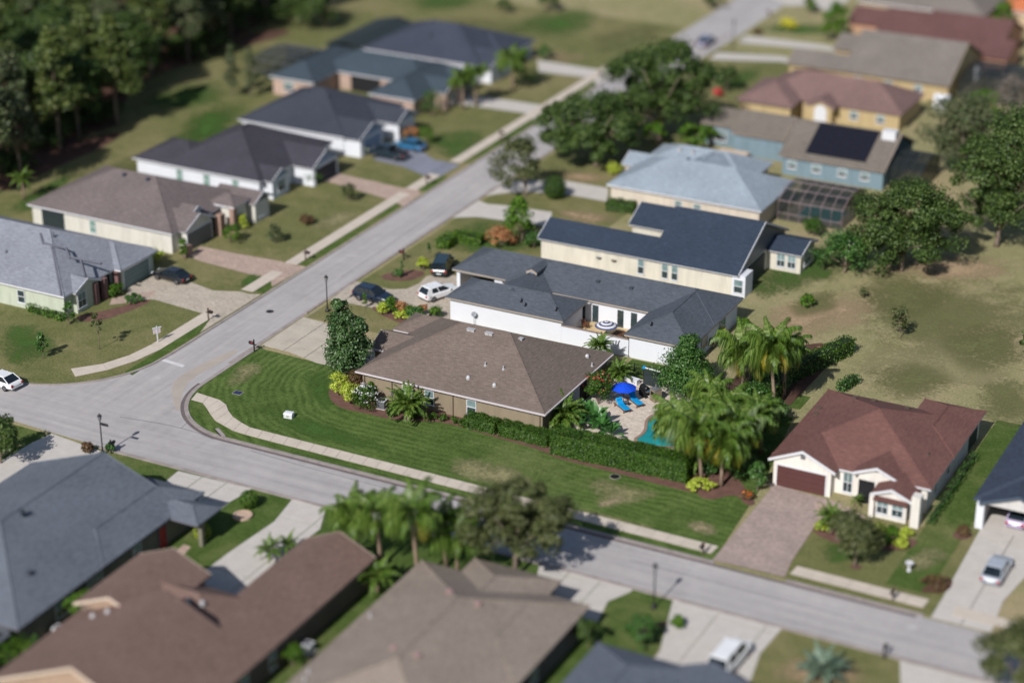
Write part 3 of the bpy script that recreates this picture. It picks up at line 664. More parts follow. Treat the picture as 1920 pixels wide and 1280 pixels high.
h2.gable((-95.9, 188.4, -94.6, 191.6), 'v', 4.35, .5, ends=(1, 0), wall=False, gmat=M('gable_shade_blue', col(110, 128, 150), .7, .08), ov=.05)  # light blue is the raised gable's shading, put into its colour
for u, v in ((-93.5, 182.6), (-92.8, 182.2), (-89.2, 182.4), (-78.4, 183.0)): h2.vent(u, v, 2.75 + (v - 181.2) * .46, 'pipe', m_black)
for u in (-88, -84): h2.vent(u, 190.2, 2.75 + (190.2 - 187.7) * .46, 'box', M('dark_vent', col(70, 76, 86), .7, .1))
# --- H3 cream house navy roof
h3 = House('cream_house', 'cream house with navy shingle roof and windowed sunroom wing', (-100, 202), wallm('cream_siding', 218, 211, 196), roof_mat('navy_shingles', col(57, 68, 84)), m_trim)
h3.gable((-87.0, 201.6, -76.0, 217.6), 'u', 2.75, .46, ends=(0, 1), gmat=m_grey)  # cream end gable coloured grey, its shade put into the material
h3.gable((-101.2, 201.62, -82, 208.0), 'u', 2.75, .46, ends=(1, 0))
h3.gable((-93.6, 210.6, -82, 217.62), 'u', 2.75, .46, ends=(1, 0))
h3.gable((-78, 210.9, -71.9, 216.4), 'u', 2.6, .3, ends=(0, 1))
h3.box('wall', (-76.9, 201.9, -75.3, 204.2), 0, 2.6, m_white); h3.window('-v', 201.88, -76.1, 1.3, 1.0, 1.5)
for c in (-88.1, -85.1, -83.9): h3.window('-v', 202.0, c, 1.4, .7, 1.7)
h3.hole('+u', -76.15, 207.4, 5.5, 2.35, .05, m_screen, 'screen_wall')
for c in (-74.6, -73.3): h3.window('-v', 211.32, c, 1.35, .9, 1.5, mull=2)
h3.window('+u', -72.18, 213.6, 1.35, 2.2, 1.4, mull=3)
for u in (-93.4, -91.5): h3._fr('-v', 202.02, u, 1.5, MB().lathe([(.35, 0), (.35, .05), (0, .06)], 14), 'wall_plaque', m_grey if u < -92 else m_brown)
# --- H4 pale grey roof house
h4 = House('grey_roof_house', 'cream house with pale blue grey shingle hip roof beside the screened pool', (-101, 222), wallm('cream_stucco', 212, 200, 184), roof_mat('pale_grey_shingles', col(154, 165, 176)), m_trim)
h4.hip((-101.6, 221.5, -81.0, 233.4), 2.75, .44); h4.hip((-101.4, 229.4, -86.0, 238.6), 2.75, .46); h4.hip((-97, 222.5, -86.5, 238), 2.78, .44)
h4.gable((-103.2, 229.6, -97, 234.4), 'u', 2.75, .4, ends=(1, 0))
for c in (-92, -89.5): h4.window('-v', 221.93, c, 1.5, .9, 1.1)
h4.hole('+u', -81.5, 227.5, 8, 2.35, .05, m_screen, 'screen_wall')
for u in (-93.2, -95): h4.vent(u, 229.0, 6.1, 'box')
# --- H5 blue house
h5 = House('blue_house', 'sky blue house with taupe roof carrying black solar film', (-100, 249), wallm('sky_blue_siding', 122, 143, 154), roof_mat('taupe_brown_shingles', col(124, 116, 108)), M('beige_fascia', col(176, 158, 146), .6, .08))
h5.gable((-95.0, 246.4, -87.4, 255.0), 'u', 3.15, .45, ends=(0, 1), gmat=M('teal_siding', col(60, 96, 116), .8, .08))
h5.gable((-100.2, 248.6, -94.0, 255.02), 'u', 3.1, .45, ends=(1, 0))
h5.gable((-86.6, 242.0, -72.3, 255.2), 'u', 2.75, .45, ends=(0, 1), gmat=bpy.data.materials['teal_siding'])
def on_slope(h, r, v_e, ze, p, up, mat, name, th=.06, parent=None):
    u0, v0, u1, v1 = r; zz = lambda v: ze + (v - v_e) * p + up
    o = h.o; vs = [(u - o[0], v - o[1], zz(v) + k) for k in (0, th) for u, v in ((u0, v0), (u1, v0), (u1, v1), (u0, v1))]
    return link(name, mesh(name, vs, [(0, 3, 2, 1), (4, 5, 6, 7), (0, 1, 5, 4), (1, 2, 6, 5), (2, 3, 7, 6), (3, 0, 4, 7)], mat), parent or h.t)
arr = on_slope(h5, (-83.3, 242.9, -75.2, 248.3), 242, 2.75, .45, .05, m_black, 'solar_heater')
for k in range(6): on_slope(h5, (-83.2 + k * 1.34, 242.95, -83.2 + k * 1.34 + 1.28, 248.25), 242, 2.75, .45, .115, m_solar, 'panel', .03, arr)
for c in (-81.5, -84.8, -75, -78.0): h5.window('-v', 242.42, c, 1.5, 1.1, .9)
h5.window('-v', 248.98, -97.4, 1.5, 1.6, 1.3)
h5.box('walkway_wall', (-96, 243.5, -92, 246), 0, .9, wallm('peach_block', 214, 192, 172)); h5.box('vent_box', (-74.6, 247.2, -72.8, 248.6), 5.0, 6.2, m_trim)
# --- H6..H9
h6 = House('yellow_house', 'yellow house with dusty rose roof and arched entry gable', (-100, 262), wallm('yellow_stucco', 190, 168, 128), roof_mat('rose_shingles', col(132, 107, 103)), M('mauve_fascia', col(140, 116, 116), .6, .08))
h6.hip((-98.5, 265.0, -77.4, 275.4), 2.75, .5); h6.hip((-100.2, 261.2, -91.8, 272), 2.75, .44); h6.hip((-97.8, 268.5, -90, 278.2), 2.75, .4)
h6.gable((-90.6, 263.2, -86.4, 269), 'v', 2.75, .5, ends=(1, 0))
h6._fr('-v', 263.48, -88.5, 0, MB().prism([(-.9, -.02), (.9, -.02), (.9, .05), (-.9, .05)], .6, 2.0).add([(.9 * math.cos(R(a)), y, 2.0 + .9 * math.sin(R(a))) for y in (.05, -.02) for a in range(0, 181, 18)], [tuple(range(11))]), 'arched_window', m_trim)
for c in (-84.3, -80.5): h6.window('-v', 265.42, c, 1.5, 1.1, 1.0)
h6.hole('+u', -77.9, 270.3, 8.5, 2.4, .05, m_dark, 'lanai_opening')
h7 = House('tan_roof_house', 'yellow walled house with wide grey tan roof above the rose roof', (-100, 281), bpy.data.materials['yellow_stucco'], roof_mat('grey_tan_shingles', col(130, 122, 116)), M('khaki_fascia', col(150, 136, 110), .6, .08))
h7.gable((-91.5, 280.7, -75.4, 298.5), 'u', 2.75, .45, ends=(0, 1)); h7.gable((-100, 280.72, -88, 287.4), 'u', 2.75, .42, ends=(1, 0)); h7.gable((-96.5, 291, -85, 298.4), 'u', 2.75, .42, ends=(1, 0))
for c in (-89, -84.5, -80): h7.window('-v', 281.12, c, 1.6, 1.1, .8)
h7.hole('+u', -75.78, 290, 9, 2.4, .05, m_screen, 'screen_wall')
h8 = House('orange_house', 'orange stucco house with dark red brown roof beyond the tan roof', (-99, 302), wallm('orange_stucco', 200, 152, 126), roof_mat('red_brown_shingles', col(110, 80, 78)), M('brown_fascia', col(110, 80, 76), .6, .08))
h8.gable((-93.5, 302.5, -86.0, 312.5), 'u', 3.15, .45, ends=(0, 1), gmat=M('dark_brown_siding', col(70, 48, 46), .8, .1)); h8.gable((-99, 305, -92, 312.52), 'u', 3.1, .45, ends=(1, 0))
h8.gable((-86.2, 299.6, -73.4, 315), 'u', 2.75, .42, ends=(0, 1)); h8.gable((-76, 297.5, -71.5, 306), 'u', 2.75, .4, ends=(0, 1))
for c in (-97.4, -94.6): h8._fr('-v', 305.42, c, 0, MB().box(-1.1, -.02, 0, 1.1, .04, 2.1), 'garage_door', M('tan_door', col(170, 140, 112), .7, .1) if c < -97 else bpy.data.materials['tan_door'])
h9 = House('far_tan_house', 'grey tan roofed house at the top edge beyond the red brown roof', (-100, 318), wallm('tan_stucco', 190, 170, 140), bpy.data.materials['grey_tan_shingles'], None)
h9.hip((-102, 318.5, -81, 334), 2.75, .45)
h9.window('-v', 318.9, -90, 1.5, 1.4, 1.1)
h9b = House('terracotta_house', 'house with terracotta orange roof at the top right corner', (-82, 330), wallm('sand_stucco', 200, 176, 146), roof_mat('terracotta_tiles', col(205, 122, 84)), None)
h9b.hip((-80.5, 324, -62, 342), 2.75, .45)
h9b.window('-v', 324.4, -72, 1.5, 1.4, 1.1)
# --- left row
h10 = House('slate_house', 'far white walled house with charcoal slate hip roof beside the field', (-159, 259), m_white, roof_mat('charcoal_blue_shingles', col(70, 75, 89)), m_trim)
h10.hip((-159.5, 258.3, -139.0, 274.5), 2.75, .41); h10.gable((-146, 258.9, -137.6, 266.2), 'u', 2.75, .41, ends=(0, 1)); h10.hip((-148, 264, -138.2, 274.4), 2.75, .4)
h10.garage('+u', -138.6, 270, 4.6, mat=m_dark); h10.window('+u', -137.86, 262.5, 1.4, 1.6, 1.2, mull=2)
h10.box('lanai_screen', (-165.5, 258.6, -159.3, 274.0), 0, 2.5, m_screen); h10.gable((-166, 258.3, -158.6, 274.3), 'v', 2.55, .22, wall=False, mat=m_screen, ends=(0, 0))
h10.vent(-150, 263, 2.75 + 4.7 * .41, 'pipe', m_black)
h11 = House('teal_roof_house', 'peach walled house with dark teal roof and two front gables', (-164, 240), wallm('peach_stucco', 190, 164, 150), roof_mat('teal_slate_shingles', col(70, 82, 92)), m_trim)
h11.hip((-164.1, 240.2, -156.4, 256), 2.75, .46); h11.hip((-160, 246.7, -142, 256), 2.75, .46); h11.hip((-147.2, 239.8, -139.6, 256.02), 2.75, .46)
h11.gable((-143, 245, -137.4, 250), 'u', 2.75, .5, ends=(0, 1)); h11.gable((-143, 250.6, -138.2, 255), 'u', 2.75, .5, ends=(0, 1))
h11.hole('-v', 247.1, -152, 5, 2.3, .05, m_dark, 'lanai_opening'); h11.window('-v', 240.62, -161, 1.5, 1.6, 1.2); h11.garage('+u', -138.4, 252.8, 3.4, mat=m_grey); h11.window('+u', -137.7, 247.5, 1.4, 1.4, 1.3)
h11.window('+u', -156.9, 243.2, 1.4, 1.4, 1.2)
h12 = House('charcoal_house', 'white house with charcoal roof beside the blue parked cars', (-157, 222), m_white, roof_mat('charcoal_shingles', col(68, 72, 83)), m_trim)
h12.hip((-157.0, 221.8, -140, 237.6), 2.75, .44); h12.gable((-150, 222.0, -137.6, 228.8), 'u', 2.75, .44, ends=(0, 1), gmat=M('shade_tinted_white', col(150, 168, 192), .8, .06))  # white gable end tinted pale blue, shade carried by the colour
h12.gable((-146, 230.2, -136.6, 235.6), 'u', 2.75, .5, ends=(0, 1), gmat=bpy.data.materials['shade_tinted_white'])
h12.garage('+u', -137.9, 225.4, 4.4, mat=bpy.data.materials['shade_tinted_white']); h12.door('+u', -137.05, 232.9, M('red_door', (.3, .02, .03, 1), .5, .1)); h12.window('+u', -136.9, 231.2, 1.4, .9, 1.4)
h12.hole('+u', -140.45, 229.6, 1.2, 2.2, .05)
for u in (-150, -146.5): h12.vent(u, 228.4, 2.75 + 6.6 * .44, 'box', bpy.data.materials['dark_vent'])
h13 = House('black_roof_house', 'white house with near black roof and dark garage door', (-159.6, 203), m_white, roof_mat('black_violet_shingles', col(73, 71, 79)), m_trim)
h13.hip((-155.8, 202.4, -140.4, 219.6), 2.75, .46); h13.hip((-160.2, 202.5, -150, 211.5), 2.75, .4); h13.gable((-146, 209.8, -137.2, 216.6), 'u', 2.75, .48, ends=(0, 1), gmat=bpy.data.materials['shade_tinted_white'])
h13.gable((-146, 203.4, -139.2, 208.0), 'u', 2.75, .46, ends=(0, 1), gmat=bpy.data.materials['shade_tinted_white'])
h13.garage('+u', -137.5, 213.2, 4.9, mat=M('charcoal_door', col(50, 54, 70), .5, .1)); h13.window('+u', -139.5, 205.8, 1.4, 1.5, 1.3, mull=2)
m_sage = M('sage_shutter', col(120, 150, 140), .7, .08)
for c in (-153.0, -148.8, -144.4): h13.window('-v', 202.82, c, 1.4, .9, 1.5, glass=m_sage)
h14 = House('brown_roof_house', 'cream house with dusty brown hip roof and stone entry tower', (-160.6, 183), wallm('ivory_siding', 216, 212, 202), roof_mat('dusty_brown_shingles', col(121, 110, 109)), m_trim)
h14.hip((-161.2, 182.8, -139.6, 198.4), 2.75, .43); h14.gable((-145, 184.2, -138.6, 190.2), 'u', 2.75, .44, ends=(0, 1))
h14.hip((-141.5, 192.4, -137.4, 196.0), 3.2, .5, mat=None); h14.gable((-143, 195.6, -136.6, 199.6), 'u', 2.75, .5, ends=(0, 1), gmat=m_grey)
m_stone = M('fieldstone', col(160, 132, 118), .95, .3, 3, 9, bmp=.6)
h14.box('stone_pier', (-139.0, 190.6, -138.2, 191.6), 0, 2.6, m_stone); h14.box('stone_pier', (-138.4, 182.9, -137.9, 184.3), 0, 1.2, m_stone); h14.box('stone_pier', (-138.0, 192.2, -137.4, 193.0), 0, 3.0, m_stone)
h14.garage('+u', -138.9, 187.2, 4.9, mat=m_grey); h14.window('-v', 183.22, -151.6, 1.4, .8, 1.5, glass=m_sage); h14.hole('-v', 183.22, -157.6, 3.4, 2.3, .1, m_screen, 'screen_opening')
h14.hole('+u', -139.95, 192, 1.8, 2.3, .05); h14.window('+u', -136.95, 197.6, 1.3, 1.6, 1.3, mull=2, glass=M('red_grey_glass', col(90, 80, 92), .3, .2))
h14.box('dormer', (-141.0, 187.6, -139.9, 189.0), 3.0, 3.9, m_trim); h14.gable((-142, 187.3, -139.7, 189.4), 'u', 3.9, .5, wall=False, ends=(0, 1))
for u in (-151.5, -148): h14.vent(u, 189.8, 5.9, 'box', bpy.data.materials['dark_vent'])
h15 = House('green_wall_house', 'pale green house with light grey shingle roof by the road bend', (-160, 162.5), wallm('pale_green_siding', 192, 198, 180), roof_mat('light_grey_shingles', col(144, 147, 157)), m_trim)
h15.hip((-163, 162.1, -139.0, 178.2), 2.75, .45); h15.hip((-147, 171.0, -138.1, 178.0), 2.75, .42); h15.gable((-146, 163.6, -138.6, 168.2), 'u', 2.75, .4, ends=(0, 1))
h15.garage('+u', -138.58, 174.4, 4.6, mat=M('grey_green_door', col(120, 138, 134), .6, .08)); h15.window('-v', 162.52, -145.4, 1.4, .9, 1.4, glass=m_glass); h15.window('-v', 162.52, -150, 1.4, .9, 1.4, glass=m_glass)
h15.hole('+u', -139.42, 169.6, 2.0, 2.4, .05); h15.window('+u', -138.9, 164.9, 1.4, 1.3, 1.6, mull=2)
for v in (166.9, 168.5, 170.9): h15.box('brick_pier', (-139.1, v, -138.5, v + .6), 0, 2.55, M('mauve_brick', col(126, 96, 94), .9, .2) if v < 167 else bpy.data.materials['mauve_brick'])
m_strip = M('dark_strip', col(98, 100, 110), .9, .12)
f15 = lambda u, v: 2.75 + (v - 162.1) * .45
for (xa, ya), (xb, yb) in (((98, 462), (116, 554)), ((76, 438), (82, 458)), ((124, 465), (132, 484)), ((152, 488), (160, 518)), ((82, 456), (125, 466)), ((130, 482), (190, 494))):
    pa, pb = roofpt(xa, ya, f15), roofpt(xb, yb, f15); o5 = h15.o
    MB().tube([(pa[0] - o5[0], pa[1] - o5[1], pa[2]), (pb[0] - o5[0], pb[1] - o5[1], pb[2])], .16, 4).build('roof_strip', m_strip, h15.roof)
for u, v in ((-150, 166.0), (-146, 169.5)): h15.vent(u, v, 2.75 + (v - 162.1) * .45, 'pipe', m_grey)
# --- H16 red roof, H17
h16 = House('red_roof_house', 'white stucco house with brick red roof and brown garage door', (-57, 162.5), wallm('warm_white_stucco', 232, 226, 218), roof_mat('brick_red_shingles', col(123, 88, 82)), m_trim)
h16.hip((-57.3, 163.0, -42.1, 178.4), 2.75, .385); h16.hip((-48.2, 170, -42.05, 180.8), 2.75, .385)
h16.gable((-57.3, 162.0, -50.8, 171), 'v', 2.75, .46, ends=(1, 0)); h16.gable((-49.3, 162.4, -44.9, 168), 'v', 3.1, .42, ends=(1, 0)); h16.gable((-46.9, 160.4, -43.1, 166), 'v', 2.5, .42, ends=(1, 0))
h16.garage('-v', 162.28, -54.1, 4.7, 2.15, M('brown_door', col(92, 58, 56), .55, .1)); h16.window('-v', 163.42, -50.0, 1.35, .8, 1.9, mull=2)
for c in (-45.8, -44.4): h16.window('-v', 160.68, c, 1.25, .95, 1.35, mull=2)
h16.hole('-v', 162.68, -48.0, 1.5, 2.3, .05, m_dark, 'entry_recess'); h16.box('pilaster', (-43.1, 160.3, -42.3, 161.3), 0, 3.1, bpy.data.materials['warm_white_stucco'])
h16.box('pilaster', (-47.0, 160.5, -46.55, 160.95), 0, 2.3, bpy.data.materials['warm_white_stucco'])
on_slope(h16, (-46.6, 160.2, -43.4, 160.9), 160.2, 1.95, .3, 0, bpy.data.materials['brick_red_shingles'], 'window_hood', .1)
h16._fr('-v', 162.3, -54.05, 3.5, MB().box(-.22, -.02, -.22, .22, .05, .22), 'gable_vent', m_grey); h16._fr('-v', 162.7, -47.1, 3.65, MB().box(-.15, -.02, -.2, .15, .05, .2), 'gable_vent', m_brown)
for u, v in ((-56.4, 173.2), (-56.2, 171.8), (-53.6, 175.2), (-52.0, 176.4), (-48.6, 176.2)): h16.vent(u, v, 2.75 + min(u + 57.3, 178.4 - v) * .385, 'box', m_brown)
h16.vent(-44.0, 168, 2.75 + 1.9 * .385, 'pipe', m_brown)
for v in (166, 170, 174.5): h16.window('+u', -42.55, v, 1.5, .9, 1.2)
h16.hole('+u', -42.5, 178.2, 3, 2.3, .05, m_screen, 'screen_wall')
h17 = House('navy_roof_house', 'house with navy roof and open garage at the right edge', (-38, 163), wallm('light_grey_stucco', 206, 202, 200), roof_mat('slate_navy_shingles', col(66, 75, 91)), M('navy_trim', col(76, 88, 104), .6, .08))
h17.hip((-38.3, 163.2, -22, 181), 2.75, .42, wall=False); h17.gable((-37.6, 162.4, -30.6, 171), 'v', 2.9, .4, ends=(1, 0), wall=False, gmat=bpy.data.materials['light_grey_stucco'])
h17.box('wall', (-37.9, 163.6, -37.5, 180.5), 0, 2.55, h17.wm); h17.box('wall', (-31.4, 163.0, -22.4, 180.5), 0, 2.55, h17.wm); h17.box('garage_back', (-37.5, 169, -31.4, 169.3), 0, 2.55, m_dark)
h17.box('pier', (-37.9, 162.9, -37.2, 163.7), 0, 2.6, m_white); h17.box('garage_floor', (-37.5, 163.1, -31.4, 169), .02, .07, m_conc)
# --- bottom row (street runs behind them)
h18 = House('grey_hip_house', 'house with blue grey hip roof at the lower left', (-117, 108), wallm('olive_grey_stucco', 130, 126, 112), roof_mat('blue_grey_shingles', col(108, 114, 124)), M('slate_fascia', col(112, 112, 122), .6, .08))
h18.hip((-117.2, 107.0, -99.7, 129.8), 2.75, .365, ghi=True); h18.hip((-105.9, 118, -99.72, 132.6), 2.75, .4); h18.hip((-102.4, 127.4, -96.8, 131.0), 2.7, .4, wall=False)
h18.box('pier', (-97.5, 128.3, -97.1, 128.7), 0, 2.5, h18.wm)
for v in (113, 117.2): h18.window('+u', -100.12, v, 1.5, 1.9, 1.4, mull=3)
h18.window('+u', -100.12, 123, 1.5, 1.0, 1.4); h18.door('+u', -100.1, 126.6, bpy.data.materials['red_door'])
h18.box('lanai_screen', (-117, 99.5, -100.2, 106.9), 0, 2.4, m_screen); h18.box('lanai_beam', (-117.2, 106.5, -100.0, 106.9), 2.4, 2.6, m_grey); h18.box('lanai_beam', (-100.4, 99.4, -100.0, 106.9), 2.4, 2.6, m_grey)
for u, v, z in ((-107.5, 129.2, 4.6), (-107.6, 117.5, 6.2), (-103.0, 112.6, 4.1)): h18.vent(u, v, z, 'box', bpy.data.materials['dark_vent'])
h19 = House('brown_gable_house', 'house with dark brown roof and peach gables along the bottom edge', (-98, 100), wallm('umber_stucco', 122, 108, 98), roof_mat('umber_shingles', col(130, 107, 98)), M('cream_trim', col(214, 194, 176), .6, .06))
m_peach = wallm('peach_gable', 176, 150, 130)
h19.gable((-87.3, 104, -80.2, 129.8), 'v', 2.75, .46, ends=(0, 1), gmat=m_peach); h19.gable((-97.2, 100.2, -80.23, 112.5), 'v', 2.75, .44, ends=(1, 0), gmat=m_peach)
h19.hip((-97.0, 112.0, -84.5, 119.4), 2.75, .5); h19.gable((-97.3, 111.0, -90.0, 119.8), 'v', 3.75, .42, ends=(1, 1), gmat=m_peach)
for v in (108.3, 110.6): h19.window('+u', -80.62, v, 1.5, .8, 1.4)
h19.window('+u', -80.62, 114.5, 1.4, .8, 1.6); h19.garage('+v', 119.0, -89.3, 3.6)
for u, v in ((-88.6, 114.6), (-87.4, 114.9)): h19.vent(u, v, 4.3, 'hood')
for u, v in ((-94.2, 109.6), (-93.0, 110.0)): h19.vent(u, v, 2.75 + (u + 97.2) * .44, 'hood')
h20 = House('tan_hip_house', 'house with pale tan shingle roof at the bottom centre', (-76, 100), wallm('dark_taupe_stucco', 112, 104, 104), roof_mat('pale_tan_shingles', col(152, 139, 128)), M('tan_fascia', col(128, 116, 108), .6, .08))
h20.hip((-76.6, 106, -60.9, 131.2), 2.75, .345); h20.hip((-76.4, 116, -70.4, 130.4), 2.76, .3); h20.hip((-72.8, 122, -64.6, 133.6), 2.75, .36); h20.hip((-68.4, 118, -60.85, 131.0), 2.74, .34)
for u, v in ((-70.2, 124.6), (-67.3, 124.0), (-70.0, 115.4), (-67.8, 115.2)): h20.vent(u, v, 2.75 + (7.9 - abs(u + 68.75)) * .345, 'box', M('pink_vent', col(172, 140, 138), .6, .1) if v > 124.5 else bpy.data.materials['pink_vent'])
for u, v in ((-75.5, 121), (-75.6, 112), (-75.2, 110.8)): h20.vent(u, v, 2.75 + (7.9 - abs(u + 68.75)) * .345, 'pipe')
h20.window('+u', -61.32, 122, 1.5, 1.0, 1.3); h20.garage('+v', 130.5, -64.5, 4.4)
h21 = House('slate_hip_house', 'house with slate grey hip roof cut by the bottom edge', (-56, 110), wallm('grey_stucco', 150, 148, 146), roof_mat('slate_grey_shingles', col(104, 110, 122)), M('grey_fascia', col(120, 122, 130), .6, .08))
h21.hip((-58.0, 108, -48.8, 126.6), 2.75, .4); h21.gable((-51.5, 112, -44.6, 126.2), 'v', 2.75, .4, ends=(0, 1))
h21.garage('+v', 125.95, -48.0, 4.4); h21.window('+u', -44.9, 119, 1.5, 1.0, 1.3)
# ---------------------------------------------------------------- vegetation
def leaf_mesh(name, P, Nn, size, mat, aspect=.55, jit=.5):
    n = len(P); Nn = Nn + rng.normal(0, jit, (n, 3)); Nn /= np.linalg.norm(Nn, axis=1, keepdims=True) + 1e-9
    t = np.cross(Nn, rng.normal(0, 1, (n, 3))); t /= np.linalg.norm(t, axis=1, keepdims=True) + 1e-9
    b = np.cross(Nn, t); s = (size * rng.uniform(.65, 1.35, n))[:, None]
    V = np.stack([P - t * s * .5, P + b * s * aspect * .5, P + t * s * .5, P - b * s * aspect * .5], 1).reshape(-1, 3).astype(np.float32)
    me = bpy.data.meshes.new(name); me.vertices.add(4 * n); me.vertices.foreach_set('co', V.ravel())
    me.loops.add(4 * n); me.loops.foreach_set('vertex_index', np.arange(4 * n, dtype=np.int32))
    me.polygons.add(n); me.polygons.foreach_set('loop_start', np.arange(0, 4 * n, 4, dtype=np.int32))
    me.materials.append(mat); me.update(calc_edges=True); return me
def crown_pts(a, c, ncl, nl, kind='round', cr=.22, gap=.0):
    """leaf positions + outward normals of a crown with semi-axes a,a,c centred on 0"""
    d = rng.normal(0, 1, (ncl, 3)); d /= np.linalg.norm(d, axis=1, keepdims=True); d[:, 2] = np.where(d[:, 2] < -.55, -d[:, 2], d[:, 2])
    r = rng.uniform(.45, .92, ncl) ** .7
    cen = d * r[:, None] * np.array([a, a, c])
    if kind == 'cone':
        k = np.clip((cen[:, 2] + c) / (2 * c), 0, 1); f = np.clip(1.25 - 1.1 * k, .12, 1.1); cen[:, 0] *= f; cen[:, 1] *= f
    cs = rng.uniform(.45, 1.45, ncl) * cr * min(a, c * 1.2)
    cen[:, :2] *= (1 + .16 * np.sin(np.arctan2(cen[:, 1], cen[:, 0]) * 3 + rng.uniform(0, 6)) + .1 * np.sin(np.arctan2(cen[:, 1], cen[:, 0]) * 5 + rng.uniform(0, 6)))[:, None]
    if kind == 'cone': cs *= np.clip(1.3 - .8 * np.clip((cen[:, 2] + c) / (2 * c), 0, 1), .4, 1.2)
    i = rng.integers(0, ncl, nl); e = rng.normal(0, 1, (nl, 3)); e /= np.linalg.norm(e, axis=1, keepdims=True)
    e *= (rng.uniform(0, 1, nl) ** .45)[:, None]
    P = cen[i] + e * cs[i][:, None] * np.array([1.15, 1.15, .8])
    Nn = e * .8 + cen[i] / np.array([a, a, c]) * .5 + np.array([0, 0, .35])
    return P, Nn
def g3(*l): return [col(*x) for x in l]
LM = {
 'oak': leaf_mat('oak_leaves', g3((40, 48, 22), (66, 76, 40), (92, 100, 58), (124, 126, 88))),
 'live': leaf_mat('live_oak_leaves', g3((30, 48, 18), (50, 72, 28), (74, 96, 42), (104, 120, 66))),
 'mag': leaf_mat('magnolia_leaves', g3((24, 44, 18), (44, 72, 32), (74, 104, 54), (104, 122, 86)), .42, .12),
 'ever': leaf_mat('evergreen_leaves', g3((28, 56, 20), (48, 84, 32), (72, 110, 48), (106, 134, 74)), .4, .2),
 'bright': leaf_mat('bright_leaves', g3((36, 66, 14), (60, 96, 20), (84, 122, 30), (116, 140, 48))),
 'hedge': leaf_mat('hedge_leaves', g3((26, 50, 12), (44, 76, 18), (68, 102, 28), (98, 124, 48)), .45),
 'lime': leaf_mat('lime_leaves', g3((110, 130, 30), (150, 168, 44), (184, 196, 66), (206, 212, 120))),
 'bronze': leaf_mat('bronze_leaves', g3((60, 44, 34), (92, 66, 50), (120, 88, 60), (80, 96, 50))),
 'croton': leaf_mat('croton_leaves', g3((90, 60, 40), (170, 100, 60), (196, 150, 110), (120, 120, 50))),
 'wood': leaf_mat('woodland_leaves', g3((38, 52, 22), (64, 80, 34), (92, 106, 48), (120, 126, 78))),
 'moss': leaf_mat('grey_green_leaves', g3((44, 54, 32), (68, 80, 48), (92, 102, 66), (120, 122, 92))),
 'bare': leaf_mat('bare_twigs', g3((98, 90, 84), (120, 110, 102), (136, 126, 116))),
 'red': leaf_mat('red_petals', g3((170, 40, 50), (206, 70, 70), (226, 130, 120)), .6),
 'white': leaf_mat('white_petals', g3((200, 196, 200), (226, 222, 226), (236, 236, 240)), .6),
 'orange': leaf_mat('orange_petals', g3((196, 80, 30), (226, 120, 40), (230, 150, 60)), .6),
 'yellow': leaf_mat('yellow_petals', g3((190, 180, 30), (216, 206, 50), (226, 220, 90)), .6),
 'palm': leaf_mat('palm_leaflets', g3((36, 60, 15), (62, 92, 27), (96, 122, 46), (130, 144, 76)), .42, .22),
 'palmy': leaf_mat('yellowing_leaflets', g3((110, 104, 24), (150, 136, 36), (120, 124, 44)), .5, .3),
 'blue': leaf_mat('blue_green_leaflets', g3((76, 96, 78), (100, 120, 100), (122, 138, 120)), .5, .2),
 'bird': leaf_mat('broad_leaves', g3((40, 84, 36), (62, 110, 50), (96, 134, 76)), .35, .25),
}
def branches(h0, h1, a, n, r0, lean=0):
    mb = MB(); j = (rnd.uniform(-.12, .12), rnd.uniform(-.12, .12)); top = h0 + (h1 - h0) * .55
    mb.tube([(0, 0, -.1), (j[0] * .4, j[1] * .4, h0 * .4), (j[0], j[1], h0), (j[0] * 2, j[1] * 2, top)], [r0 * 1.4, r0, r0 * .8, r0 * .3], 8)
    for k in range(n):
        an = 2 * math.pi * k / n + rnd.uniform(-.4, .4); rr = a * rnd.uniform(.45, .8); z0 = h0 * rnd.uniform(.8, 1.1)
        ez = h0 + (h1 - h0) * rnd.uniform(.3, .75)
        mb.tube([(j[0], j[1], z0), (j[0] + math.cos(an) * rr * .45, j[1] + math.sin(an) * rr * .45, z0 + (ez - z0) * .55), (math.cos(an) * rr, math.sin(an) * rr, ez)], [r0 * .55, r0 * .36, r0 * .12], 6)
    return mb
def fit(base, cx, cy, wpx, hpx):
    """crown centre height and semi-axes from its outline in the photograph"""
    s = scale_at(base[1]); zc = (base[1] - cy) / (s * CP); s2 = s * (1 + zc * .0018)
    a = wpx / 2 / s2; q = (hpx / s2) ** 2 - (2 * a * SP) ** 2
    c = math.sqrt(max(q, (a * .5) ** 2)) / (2 * CP)
    return zc, a, c
